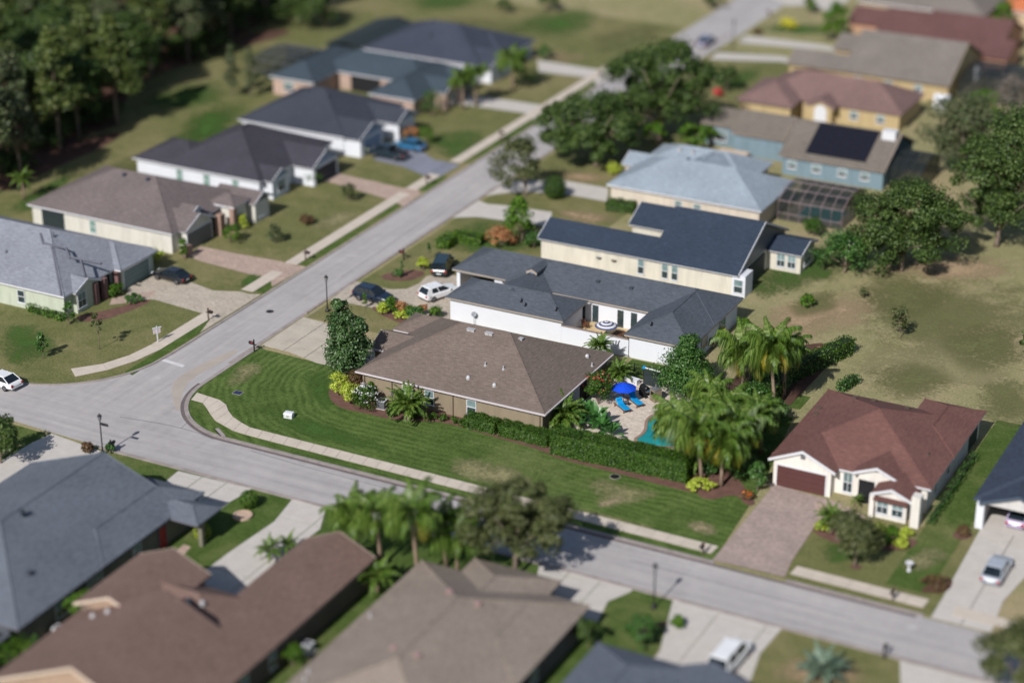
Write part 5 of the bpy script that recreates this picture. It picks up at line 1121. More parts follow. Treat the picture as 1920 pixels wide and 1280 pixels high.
palm('queen palm over the blue pool chair', (1330, 790), (1328, 748), n=20, size=.9)
palm('queen palm at the lawn tip beyond the tall hedge', (1352, 912), (1352, 838), n=24, size=1.0, yel=4)
palm('low clumping palm beneath the pool palms', (1300, 880), (1300, 855), 'date', 26, 1.7, trunk=.12)
palm('second low clumping palm beneath the pool palms', (1385, 868), (1385, 842), 'date', 26, 1.8, trunk=.12)
for i_, (x_, y_, w_, h_) in enumerate(((1340, 790, 60, 40), (1410, 770, 70, 50), (1450, 800, 60, 50), (1385, 905, 60, 46), (1430, 745, 60, 40), (1330, 895, 50, 40))):
    shrub(('dark shrub beside the pool chair', 'dark shrub mass under the tall palms', 'dark shrub mass before the red roof', 'dark shrub beneath the lawn tip palm', 'leafy shrub at the foot of the back palms', 'dark shrub under the near yellowing palm')[i_], (x_, y_), w_, h_, 'ever', 900, .2)
palm('feathery date palm against the taupe wall', (766, 790), (766, 762), 'date', 40, 1.7, trunk=.12)
palm('leafy date palm at the shaded end wall', (1060, 800), (1058, 780), 'date', 40, 1.7, trunk=.12)
palm('fan palm between the flowering shrub and the fence', (1160, 718), (1160, 700), 'date', 34, 1.25, trunk=.1)
palm('palm standing against the long white wall', (1124, 690), (1124, 652), 'date', 36, 1.15, trunk=.12)
palm('palm left of the pair by the far driveway', (868, 205), (868, 158), n=12, size=.85); palm('palm right of the pair by the far driveway', (893, 200), (890, 152), n=12, size=.85)
palm('palm clump before the far slate roof', (962, 172), (958, 122), n=14, size=.95)
palm('bluish silver palm on the bottom right lawn', (1540, 1275), (1540, 1255), 'blue', 22, 1.15, trunk=.2)
palm('small palm by the front path of the red roof house', (1556, 995), (1556, 970), 'date', 18, 1.15, trunk=.1)
palm('small palm beside the white entry wall', (1606, 952), (1606, 938), 'date', 12, .6, trunk=.06)
palm('short palm beside the woods', (45, 375), (45, 338), 'date', 14, 1.3, trunk=.12)
for i, (x, y, s) in enumerate(((1098, 796, 1.5), (1128, 815, 1.4), (1112, 806, 1.8), (1146, 822, 1.1))):
    palm(('broad leaved plant nearest the end wall', 'broad leaved plant at the hedge top', 'tallest broad leaved plant by the deck', 'small broad leaved plant at the deck edge')[i], (x, y), None, 'broad', 16, s, hgt=.2, trunk=.06, name='broad_leaf_plant')
# ---------------------------------------------------------------- pool terrace
struct(sheet('pool_deck', smooth_poly([(-79.9, 164.0), (-79.9, 175.6), (-77.5, 177.4), (-72, 177.2), (-66, 176.0), (-63.6, 172), (-63.2, 163.0), (-66, 161.4), (-72.2, 161.6), (-76.8, 162.8)], 1), .07, m_paver))
poolpx = [(1190, 826), (1207, 817), (1214, 806), (1214, 793), (1222, 782), (1238, 777.5), (1260, 780), (1285, 790), (1320, 795), (1345, 810), (1335, 832), (1300, 842), (1262, 838), (1235, 838), (1210, 832)]
pp = smooth_poly(px(poolpx), 2)
def grow(pts, d):
    cx = sum(p[0] for p in pts) / len(pts); cy = sum(p[1] for p in pts) / len(pts); out = []
    n = len(pts)
    for i in range(n):
        a, b = pts[i - 1], pts[(i + 1) % n]; tx, ty = b[0] - a[0], b[1] - a[1]; l = math.hypot(tx, ty) or 1
        nx, ny = ty / l, -tx / l
        if (pts[i][0] - cx) * nx + (pts[i][1] - cy) * ny < 0: pass
        out.append((pts[i][0] + nx * d, pts[i][1] + ny * d))
    return out
ar = sum(pp[i][0] * pp[(i + 1) % len(pp)][1] - pp[(i + 1) % len(pp)][0] * pp[i][1] for i in range(len(pp)))
if ar < 0: pp = pp[::-1]
m_water, t_, b_ = nodes('pool_water'); b_.inputs['Roughness'].default_value = .06
L(t_, ramp(t_, noise(t_, .25, 2), [(.3, col(10, 128, 132)), (.7, col(40, 170, 168))]), b_.inputs['Base Color']); bump(t_, b_, noise(t_, 3, 3), .15, .05)
pool = thing('swimming_pool', 'freeform swimming pool with teal water beside the palms', 'pool', (pp[0][0], pp[0][1], .07))
po = (pp[0][0], pp[0][1]); loc_ = lambda l: [(a - po[0], b - po[1]) for a, b in l]
og = loc_(grow(pp, .32)); ig = loc_(pp); n_ = len(ig)
cpm = MB(); cpm.add([(a, b, 0) for a, b in og] + [(a, b, .07) for a, b in og] + [(a, b, .07) for a, b in ig] + [(a, b, -.0) for a, b in ig],
  [(k * n_ + i, k * n_ + (i + 1) % n_, (k + 1) * n_ + (i + 1) % n_, (k + 1) * n_ + i) for k in range(3) for i in range(n_)])
cpm.build('coping', M('coping_stone', col(150, 128, 112), .8, .15), pool)
sheet('water', ig, .02, m_water, pool)
def umbrella(label, base, r, h, mat, tilt=0, ribs=8, stripes=None, z0=.07, at=None):
    p = at or W(*base); t = thing('patio_umbrella', label, 'umbrella', (p[0], p[1], z0))
    MB().tube([(0, 0, 0), (0, 0, h)], .03, 8).build('pole', m_wood, t); MB().lathe([(.3, 0), (.3, .06), (.1, .1), (.05, .3)], 12).build('base', m_black, t)
    n = ribs * 2
    if stripes:
        cn = MB(); R_ = 6
        for k in range(R_):
            r0, r1 = r * k / R_, r * (k + 1) / R_; z = lambda q: h - .55 * (q / r) ** 1.3
            cn.add([(q * math.cos(2 * math.pi * i / n), q * math.sin(2 * math.pi * i / n), z(q)) for q in (r0, r1) for i in range(n)], [(i, (i + 1) % n, n + (i + 1) % n, n + i) for i in range(n)], k % 2)
        cn.build('canopy', [mat, stripes], t)
    else:
        cn = MB(); pts = [(0, 0, h)]
        for f, dz in ((.5, .26), (1.0, .6)):
            pts += [(r * f * math.cos(2 * math.pi * i / n) * (1 if i % 2 == 0 else .955), r * f * math.sin(2 * math.pi * i / n) * (1 if i % 2 == 0 else .955), h - dz + (.03 if i % 2 else 0)) for i in range(n)]
        cn.add(pts, [(0, 1 + i, 1 + (i + 1) % n) for i in range(n)] + [(1 + i, 1 + n + i, 1 + n + (i + 1) % n, 1 + (i + 1) % n) for i in range(n)]); cn.build('canopy', mat, t)
    for i in range(ribs):
        a = 2 * math.pi * i / ribs; MB().tube([(0, 0, h - .55), (r * .55 * math.cos(a), r * .55 * math.sin(a), h - .32)], .012, 4).build('rib', m_steel, t)
    MB().lathe([(.05, h - .02), (.04, h + .08), (0, h + .1)], 8).build('finial', m_wood, t)
umbrella('bright blue open umbrella over the teal loungers', (1169, 757), 1.3, 2.3, m_blue)
umbrella('dark teal umbrella half hidden by palm fronds at the pool', (1258, 796), 1.35, 2.3, m_tealdark)
umbrella('blue and white striped umbrella inside the walled courtyard', None, 1.25, 2.35, M('white_canvas', col(222, 220, 222), .8, .06), stripes=M('blue_stripe_canvas', col(80, 88, 120), .8, .1), at=W(1137, 607, 2.1))
def lounger(label, a, b):
    p, q = W(*a), W(*b); an = math.atan2(q[1] - p[1], q[0] - p[0]); t = thing('sun_lounger', label, 'lounger', (p[0], p[1], .07), an)
    t.scale = (1.12, 1.15, 1.1); fr_ = MB(); fr_.box(0, -.34, .26, 1.95, -.28, .33).box(0, .28, .26, 1.95, .34, .33)
    for k in range(9): fr_.box(.72 + k * .14, -.3, .3, .8 + k * .14, .3, .325)
    fr_.build('frame', m_wood, t)
    for x in (.12, 1.75):
        for y in (-.31, .31): MB().box(x, y - .035, 0, x + .07, y + .035, .27).build('leg', m_wood, t)
    def cush(x0, x1, z, nm, rot=None, sub=None):
        mb = MB(); e = .04
        mb.add([(x0 + e, -.3 + e, z), (x1 - e, -.3 + e, z), (x1 - e, .3 - e, z), (x0 + e, .3 - e, z), (x0, -.3, z + .05), (x1, -.3, z + .05), (x1, .3, z + .05), (x0, .3, z + .05), (x0 + e, -.3 + e, z + .11), (x1 - e, -.3 + e, z + .11), (x1 - e, .3 - e, z + .11), (x0 + e, .3 - e, z + .11)],
               [(3, 2, 1, 0), (8, 9, 10, 11)] + [(k * 4 + i, k * 4 + (i + 1) % 4, k * 4 + 4 + (i + 1) % 4, k * 4 + 4 + i) for k in range(2) for i in range(4)])
        if rot:
            px_, pz_, ang = rot; mb.v = [(px_ + (x - px_) * math.cos(ang) + (zz - pz_) * math.sin(ang), y, pz_ - (x - px_) * math.sin(ang) + (zz - pz_) * math.cos(ang)) for x, y, zz in mb.v]
        return mb.build(nm, m_teal, sub or t)
    cush(.72, 1.95, .33, 'seat_cushion'); bk = cush(0, .7, .33, 'back_cushion', (.7, .34, R(42))); cush(.02, .26, .44, 'head_pillow', (.7, .34, R(42)), bk)
lounger('teal cushioned lounger nearer the house, left of the pair', (1157, 760), (1179, 778)); lounger('teal cushioned lounger right of the pair under the blue umbrella', (1181, 750), (1204, 768))
def table(label, pt, w_=.5, h=.48, mat=None, z0=.07, name='side_table', at=None):
    p = at or W(*pt); t = thing(name, label, 'table', (p[0], p[1], z0)); m = mat or m_grey
    MB().box(-w_ / 2, -w_ / 2, h - .04, w_ / 2, w_ / 2, h).build('table_top', m, t)
    for x in (-1, 1):
        for y in (-1, 1): MB().box(x * w_ * .42 - .02, y * w_ * .42 - .02, 0, x * w_ * .42 + .02, y * w_ * .42 + .02, h - .04).build('leg', m, t)
table('small grey table between the two teal loungers', (1174, 762))
def chair(label, pt, mat, an=0, z0=.07, at=None, w_=.6, tall=.95):
    p = at or W(*pt); t = thing('patio_chair', label, 'chair', (p[0], p[1], z0), an); h = w_ / 2
    MB().box(-h, -h, .38, h, h, .46).build('seat', mat, t); MB().add([(-h, -h, .46), (-h + .07, -h, .46), (-h + .07, h, .46), (-h, h, .46), (-h - .15, -h, tall), (-h - .08, -h, tall), (-h - .08, h, tall), (-h - .15, h, tall)], [(0, 3, 2, 1), (4, 5, 6, 7), (0, 1, 5, 4), (1, 2, 6, 5), (2, 3, 7, 6), (3, 0, 4, 7)]).build('backrest', mat, t)
    for y in (-h, h - .06): MB().box(-h, y, .58, h, y + .06, .64).build('armrest', mat, t)
    for x in (-h + .02, h - .07):
        for y in (-h, h - .06): MB().box(x, y, 0, x + .05, y + .05, .58 if x > 0 else .4).build('leg', mat, t)
chair('bright blue slatted chair on the far side of the pool', (1334, 760), m_blue, R(200), w_=.75, tall=1.15)
m_orange = M('honey_wood', col(190, 130, 60), .7, .15); m_gcloth = M('green_cloth', col(40, 140, 100), .8, .1)
chair('honey wood chair left in the walled courtyard', None, m_orange, R(-60), .06, W(1124, 588, .4)); chair('honey wood chair right in the walled courtyard', None, m_orange, R(-110), .06, W(1182, 598, .4))
chair('green cushioned chair at the back of the courtyard', None, m_gcloth, R(-90), .06, W(1109, 590, .5)); table('square dark table at the courtyard front', None, 1.1, .72, m_wood, .06, 'dining_table', W(1160, 625, .7))
chair('dark chair in the shaded courtyard corner', None, m_wood, R(-20), .06, W(1098, 610, .4)); chair('dark chair under the courtyard wall', None, m_wood, R(60), .06, W(1176, 628, .5))
chair('white garden chair by the courtyard doors', None, m_trim, R(-90), .06, W(1147, 592, .4))
# grill, oven, storage bench, fence, privacy screen
def at_thing(name, label, cat, pt, an=0, z0=.07): p = W(*pt); return thing(name, label, cat, (p[0], p[1], z0), an)
t = at_thing('gas_grill', 'black barbecue grill beside the fence screen', 'grill', (1208, 744), R(-30))
MB().box(-.55, -.3, .1, .55, .3, .85).build('cabinet', m_black, t); MB().lathe([(.3, 0), (.3, .9), (.24, 1.0), (.0, 1.0)], 12).build('hood', m_black, t, loc=(-.45, 0, .98), rot=(0, R(90), 0)); MB().box(.55, -.28, .78, .85, .28, .83).build('side_shelf', m_steel, t)
t = at_thing('grill_cart', 'white legged cart with teal top right of the grill', 'cart', (1220, 747), R(-30))
MB().box(-.5, -.35, .86, .5, .35, .92).build('table_top', m_tealdark, t); MB().box(-.45, -.3, .22, .45, .3, .26).build('shelf', m_trim, t)
for x in (-.45, .41):
    for y in (-.3, .26): MB().box(x, y, 0, x + .04, y + .04, .86).build('leg', m_trim, t)
t = at_thing('outdoor_oven', 'tall stone outdoor oven with small chimney by the grill', 'oven', (1229, 752), R(-30))
MB().box(-.45, -.42, 0, .45, .42, 1.35).build('body', M('oven_stone', col(136, 122, 104), .9, .2, 3, 9), t); MB().add([(-.5, -.47, 1.35), (.5, -.47, 1.35), (.5, .47, 1.35), (-.5, .47, 1.35), (0, 0, 1.55)], [(3, 2, 1, 0), (0, 1, 4), (1, 2, 4), (2, 3, 4), (3, 0, 4)]).build('cap', m_steel, t); MB().tube([(0, 0, 1.4), (0, 0, 1.85)], .08, 8).build('chimney', m_steel, t); MB().box(-.25, -.44, .7, .25, -.41, 1.1).build('oven_door', m_black, t)
t = at_thing('storage_bench', 'white deck storage bench behind the blue umbrella', 'bench', (1185, 719), R(-8)); MB().box(-.75, -.3, 0, .75, .3, .5).build('body', m_trim, t); MB().box(-.78, -.33, .5, .78, .33, .57).build('lid', m_white, t)
ft = thing('pool_fence', 'black metal picket fence around the pool deck', 'fence', (-79.8, 178.0, .05))
def fence_run(a, b):
    ln = math.hypot(b[0] - a[0], b[1] - a[1]); an = math.atan2(b[1] - a[1], b[0] - a[0]); n = int(ln / 1.9) + 1
    for k in range(n + 1): x = ln * k / n; MB().box(-.03, -.03, 0, .03, .03, 1.3).build('post', m_black, ft, loc=(a[0] + 79.8 + math.cos(an) * x, a[1] - 178 + math.sin(an) * x, 0), rot=(0, 0, an))
    for z in (.15, 1.15): MB().box(0, -.02, z, ln, .02, z + .04).build('rail', m_black, ft, loc=(a[0] + 79.8, a[1] - 178, 0), rot=(0, 0, an))
    pk = MB()
    for k in range(int(ln / .12)): pk.box(k * .12, -.008, .1, k * .12 + .018, .008, 1.2)
    o = pk.build('pickets', m_black, ft, loc=(a[0] + 79.8, a[1] - 178, 0), rot=(0, 0, an)); o['kind'] = 'stuff'
fence_run((-79.8, 178), (-64, 178)); fence_run((-64, 178), (-61.2, 172)); fence_run((-61.2, 172), (-61.0, 162))
t = at_thing('privacy_screen', 'dark mesh privacy screen with white rolled cover on top', 'screen', (1206, 722), R(-6)); MB().box(0, -.03, .1, 1.9, .03, 1.75).build('mesh_panel', m_screen, t)
for x in (0, 1.85): MB().box(x, -.04, 0, x + .06, .04, 1.9).build('post', m_black, t)
MB().tube([(-.05, 0, 1.95), (2.0, 0, 1.95)], .07, 8).build('cover_roll', m_trim, t); MB().lathe([(.16, 0), (.16, .22), (0, .24)], 10).build('end_cap', m_teal, t, loc=(.05, 0, 1.85))
# ---------------------------------------------------------------- small yard things
t = thing('air_conditioner', 'grey air conditioner unit beside the taupe wall', 'air conditioner', (*W(717, 765), .06), R(4)); MB().box(-.42, -.42, .05, .42, .42, .82).build('casing', m_grey, t); MB().box(-.45, -.45, .82, .45, .45, .88).build('top', M('light_grey_metal', col(180, 182, 188), .5, .06), t); MB().lathe([(.32, 0), (.32, .03), (.08, .05), (0, .05)], 14).build('fan_grille', m_black, t, loc=(0, 0, .88)); MB().box(-.5, -.5, 0, .5, .5, .05).build('pad', m_conc, t)
for lab, pt in (('white air conditioner beside the dark brown wall', (578, 1222)), ('white air conditioner beside the olive grey wall', (112, 1192))):
    t = thing('air_conditioner', lab, 'air conditioner', (*W(*pt), .03)); MB().box(-.42, -.42, .05, .42, .42, .85).build('casing', m_trim, t); MB().lathe([(.32, 0), (.32, .03), (0, .05)], 14).build('fan_grille', m_grey, t, loc=(0, 0, .85)); MB().box(-.55, -.55, 0, .55, .55, .05).build('pad', m_conc, t)
t = thing('utility_box', 'white utility pedestal box standing alone on the corner lawn', 'utility box', (*W(542, 783), .05), R(8)); MB().box(-.44, -.3, 0, .44, .3, .42).build('cabinet', m_trim, t); MB().add([(-.48, -.34, .42), (.48, -.34, .42), (.48, .34, .42), (-.48, .34, .42), (-.44, -.22, .56), (.44, -.22, .56), (.44, .3, .56), (-.44, .3, .56)], [(3, 2, 1, 0), (4, 5, 6, 7), (0, 1, 5, 4), (1, 2, 6, 5), (2, 3, 7, 6), (3, 0, 4, 7)]).build('lid', m_white, t); MB().box(-.16, -.305, .14, .12, -.3, .3).build('label_plate', M('warning_green', col(150, 170, 130), .6, .1), t)
t = thing('utility_vault', 'dark blue utility vault lid set in the corner lawn', 'utility lid', (*W(446, 737), .052), R(4)); MB().box(-.42, -.35, -.04, .42, .35, .03).build('lid', M('navy_lid', col(48, 58, 88), .6, .1), t); MB().box(-.5, -.43, -.045, .5, .43, .012).build('frame', m_kerb, t)
def round_lid(name, label, pt, r, z): 
    t = thing(name, label, 'cover', (*W(*pt), z)); MB().lathe([(r, -.02), (r, .012), (0, .014)], 20).build('lid', m_black, t); MB().lathe([(r * 1.18, -.02), (r * 1.16, .006), (r * .98, .006)], 20).build('frame', m_kerb, t)
round_lid('manhole_cover', 'round manhole cover in the left street', (506, 584), .42, .014); round_lid('drain_cover', 'dark round drain cover at the tall hedge bed', (1153, 894), .45, .06)
t = thing('storm_drain', 'kerb inlet storm drain at the corner bend', 'drain', (*W(409, 813), .02), R(-35)); MB().box(-.8, -.06, 0, .8, .04, .112).build('inlet', m_dark, t); MB().box(-.95, .04, 0, .95, .42, .115).build('top_slab', m_kerb, t)
# satellite dishes and aerials on the white wall
for lab, pt in (('grey satellite dish at the end of the long white wall', (878, 600)),):
    p = W(*pt, 1.2); t = thing('satellite_dish', lab, 'satellite dish', (p[0], 181.3, 0)); MB().tube([(0, 0, 0), (0, 0, 1.3)], .03, 6).build('mast', m_grey, t); MB().lathe([(.0, 0), (.16, .03), (.3, .1), (.29, .12), (.16, .05), (.0, .03)], 14).build('dish', M('matte_grey', col(150, 154, 160), .8, .1), t, loc=(0, 0, 1.35), rot=(R(55), 0, R(20))); MB().tube([(0, -.02, 1.3), (.05, -.4, 1.5)], .015, 5).build('feed_arm', m_grey, t)
# street lamps
def lamp(label, pt, h=3.9, sign=False):
    t = thing('street_lamp', label, 'street lamp', (*W(*pt), .03)); MB().lathe([(.24, 0), (.24, .18), (.14, .34), (.09, .5), (.065, .7), (.055, h - .35), (.09, h - .3), (.05, h - .25)], 12).build('pole', m_black, t)
    MB().lathe([(.08, 0), (.17, .08), (.2, .36), (.12, .44)], 8).build('lantern', M('frosted_glass', col(120, 120, 122), .3, .06) if 'frosted_glass' not in bpy.data.materials else bpy.data.materials['frosted_glass'], t, loc=(0, 0, h - .26)); MB().lathe([(.24, 0), (.2, .06), (.06, .22), (.02, .32), (0, .33)], 10).build('cap', m_black, t, loc=(0, 0, h + .18))
    if sign: s_ = MB().box(.1, -.02, 0, .95, .02, .28).build('sign_blade', m_black, t, loc=(0, 0, h - .75))
lamp('black post lamp on the grass wedge between the two driveways', (614, 584)); lamp('black post lamp with sign blade at the lower left corner', (193, 852), sign=True); lamp('black post lamp on the verge of the bottom driveways', (1226, 1140)); lamp('blurred post lamp far up the left street', (1374, 88))
def mailbox(label, pt, an=0, post=None, z0=.03):
    t = thing('mailbox', label, 'mailbox', (*W(*pt), z0), an); pm = post or m_black
    MB().box(-.06, -.06, 0, .06, .06, 1.35).build('post', pm, t); MB().box(-.05, -.55, .82, .05, .3, .9).build('arm', pm, t); mb = MB(); n = 10
    sec = [(-.13, 0), (.13, 0)] + [(.13 * math.cos(R(a)), .14 + .12 * math.sin(R(a))) for a in range(0, 181, 22)]
    k = len(sec); mb.add([(x, y, .92 + z) for y in (-.6, .0) for x, z in sec], [tuple(range(k)), tuple(range(2 * k - 1, k - 1, -1))] + [(i, (i + 1) % k, k + (i + 1) % k, k + i) for i in range(k)]); b = mb.build('box', m_black, t)
    MB().box(.14, -.25, 1.0, .15, -.1, 1.2).build('flag', m_redlamp, b); MB().lathe([(.07, 0), (.09, .06), (0, .14)], 8).build('finial', pm, t, loc=(0, 0, 1.35))
for pt, an, lab in (((477, 660), -90, 'black mailbox where the corner lawn meets the concrete driveway'), ((757, 488), -90, 'mailbox on the verge left of the round bed'), ((573, 488), 90, 'mailbox beside the pink paver driveway'), ((391, 600), 90, 'mailbox beside the beige paver driveway'), ((938, 262), 90, 'mailbox by the sidewalk beyond the asphalt driveway'),
                    ((800, 346), 90, 'mailbox on the short verge by the asphalt driveway'), ((1318, 1040), 0, 'mailbox at the grey paver driveway end of the corner lawn'), ((1674, 1126), 0, 'mailbox on the verge before the red roof lawn'), ((1657, 1236), 180, 'mailbox on the near side of the bottom street'), ((209, 850), 180, 'mailbox right of the lower left corner lamp'), ((1443, 34), -90, 'mailbox far up the left street by the yellow flowers'), ((1125, 150), 90, 'mailbox beside the far pale driveway')):
    mailbox(lab, pt, R(an), None if pt[0] in (477, 757, 209, 1657) else m_brown)
t = thing('yard_sign', 'white post sign in the left lawn by the sidewalk', 'sign', (*W(296, 642), .03), R(60)); MB().box(-.05, -.05, 0, .05, .05, 1.9).build('post', m_trim, t); MB().box(-.5, -.05, 1.65, .5, .05, 1.75).build('arm', m_trim, t); MB().box(-.45, -.02, 1.05, .4, .02, 1.6).build('sign_board', M('pale_board', col(214, 200, 204), .6, .05), t)
t = thing('garden_ornament', 'small white bird bath on the red roof house lawn', 'ornament', (*W(1704, 1070), .05)); MB().lathe([(.2, 0), (.12, .1), (.09, .6), (.35, .72), (.36, .8), (0, .74)], 12).build('bowl', m_trim, t)
t = thing('planter_ring', 'round edged flower ring with the clipped bush', 'planter', (*W(455, 968), .02)); MB().lathe([(.9, 0), (.9, .2), (.7, .2), (.7, .12), (0, .14)], 18).build('ring', M('ring_stone', col(196, 170, 150), .9, .15), t)
t = thing('garden_shed', 'small white shed beside the yellow wall', 'shed', (*W(1765, 205), 0)); MB().box(-1, -.8, 0, 1, .8, 1.7).build('wall', m_trim, t); MB().add([(-1.1, -.9, 1.7), (1.1, -.9, 1.7), (1.1, .9, 1.7), (-1.1, .9, 1.7), (-1.1, 0, 2.2), (1.1, 0, 2.2)], [(0, 1, 5, 4), (2, 3, 4, 5), (1, 2, 5), (3, 0, 4), (3, 2, 1, 0)]).build('roof', m_white, t)
t = thing('satellite_tank', 'white rounded equipment cover behind the tan roof', 'equipment', (*W(1826, 148), 0)); MB().lathe([(.9, 0), (.9, 1.4), (.6, 1.9), (0, 2.0)], 14).build('cover', m_trim, t)
# pool cages
def cage(label, r, h, ridge, nb=6, axis='u', mat=None):
    u0, v0, u1, v1 = r; t = thing('pool_cage', label, 'pool cage', (u0, v0, 0)); a, b = u1 - u0, v1 - v0
    fm = mat or M('bronze_frame', col(150, 130, 132), .5, .1)
    sm, st_, sb_ = nodes('insect_screen'); sb_.inputs['Base Color'].default_value = (.015, .02, .02, 1); tp = st_.nodes.new('ShaderNodeBsdfTransparent'); mx = st_.nodes.new('ShaderNodeMixShader'); mx.inputs[0].default_value = .55
    ck = st_.nodes.new('ShaderNodeTexNoise'); ck.inputs['Scale'].default_value = 3.0; L(st_, mth(st_, 'MULTIPLY_ADD', ck.outputs[0], .1), mx.inputs[0]); st_.nodes[-1].inputs[2].default_value = .62
    L(st_, tp.outputs[0], mx.inputs[1]); L(st_, sb_.outputs[0], mx.inputs[2]); L(st_, mx.outputs[0], st_.nodes['Material Output'].inputs[0])
    zr = h + ridge; prof = [(0, h), (b * .25, h + ridge * .8), (b * .5, zr), (b * .75, h + ridge * .8), (b, h)]
    for i in range(nb + 1):
        x = a * i / nb; MB().tube([(x, 0, 0)] + [(x, y, z) for y, z in prof] + [(x, b, 0)], .05, 4).build('arch', fm, t)
    for y, z in prof: MB().tube([(0, y, z), (a, y, z)], .05, 4).build('purlin', fm, t)
    for z in (.9, ): MB().tube([(0, 0, z), (a, 0, z)], .04, 4).build('rail', fm, t)
    for i in range(nb):
        x0, x1 = a * i / nb, a * (i + 1) / nb
        for (y0, z0), (y1, z1) in zip([(0, 0)] + prof, prof + [(b, 0)]): link('screen_panel', mesh('screen_panel', [(x0, y0, z0), (x1, y0, z0), (x1, y1, z1), (x0, y1, z1)], [(0, 1, 2, 3)], sm), t)
    link('screen_panel', mesh('screen_panel', [(a, 0, 0)] + [(a, y, z) for y, z in prof] + [(a, b, 0)], [tuple(range(len(prof) + 2))], sm), t)
    return t
cage('arched screen pool enclosure beside the pale grey roof', (-80.8, 226.8, -72.6, 235.2), 2.5, 1.1, 6); flat('pool_deck', [(-80.6, 226.9), (-72.7, 226.9), (-72.7, 235), (-80.6, 235)], .02, m_paver_beige)
t = thing('swimming_pool', 'green pool inside the arched screen enclosure', 'pool', (-79, 228.5, .03)); sheet('water', [(0, 0), (5.2, 0), (5.2, 4.4), (0, 4.4)], .03, m_water, t); MB().box(-.3, -.3, 0, 5.5, 0, .06).box(-.3, 4.4, 0, 5.5, 4.7, .06).box(-.3, 0, 0, 0, 4.4, .06).box(5.2, 0, 0, 5.5, 4.4, .06).build('coping', m_conc, t)
cage('black screened room behind the blue house', (-72.2, 244.2, -68.0, 251.5), 2.6, 1.0, 4, mat=m_black); cage('grey screen cage behind the teal roof house', (-171.5, 247, -164.4, 256), 2.4, .6, 4, mat=m_grey); cage('black screen cage right of the tan roof house', (-75.0, 284, -66, 296), 2.5, .9, 5, mat=m_black)
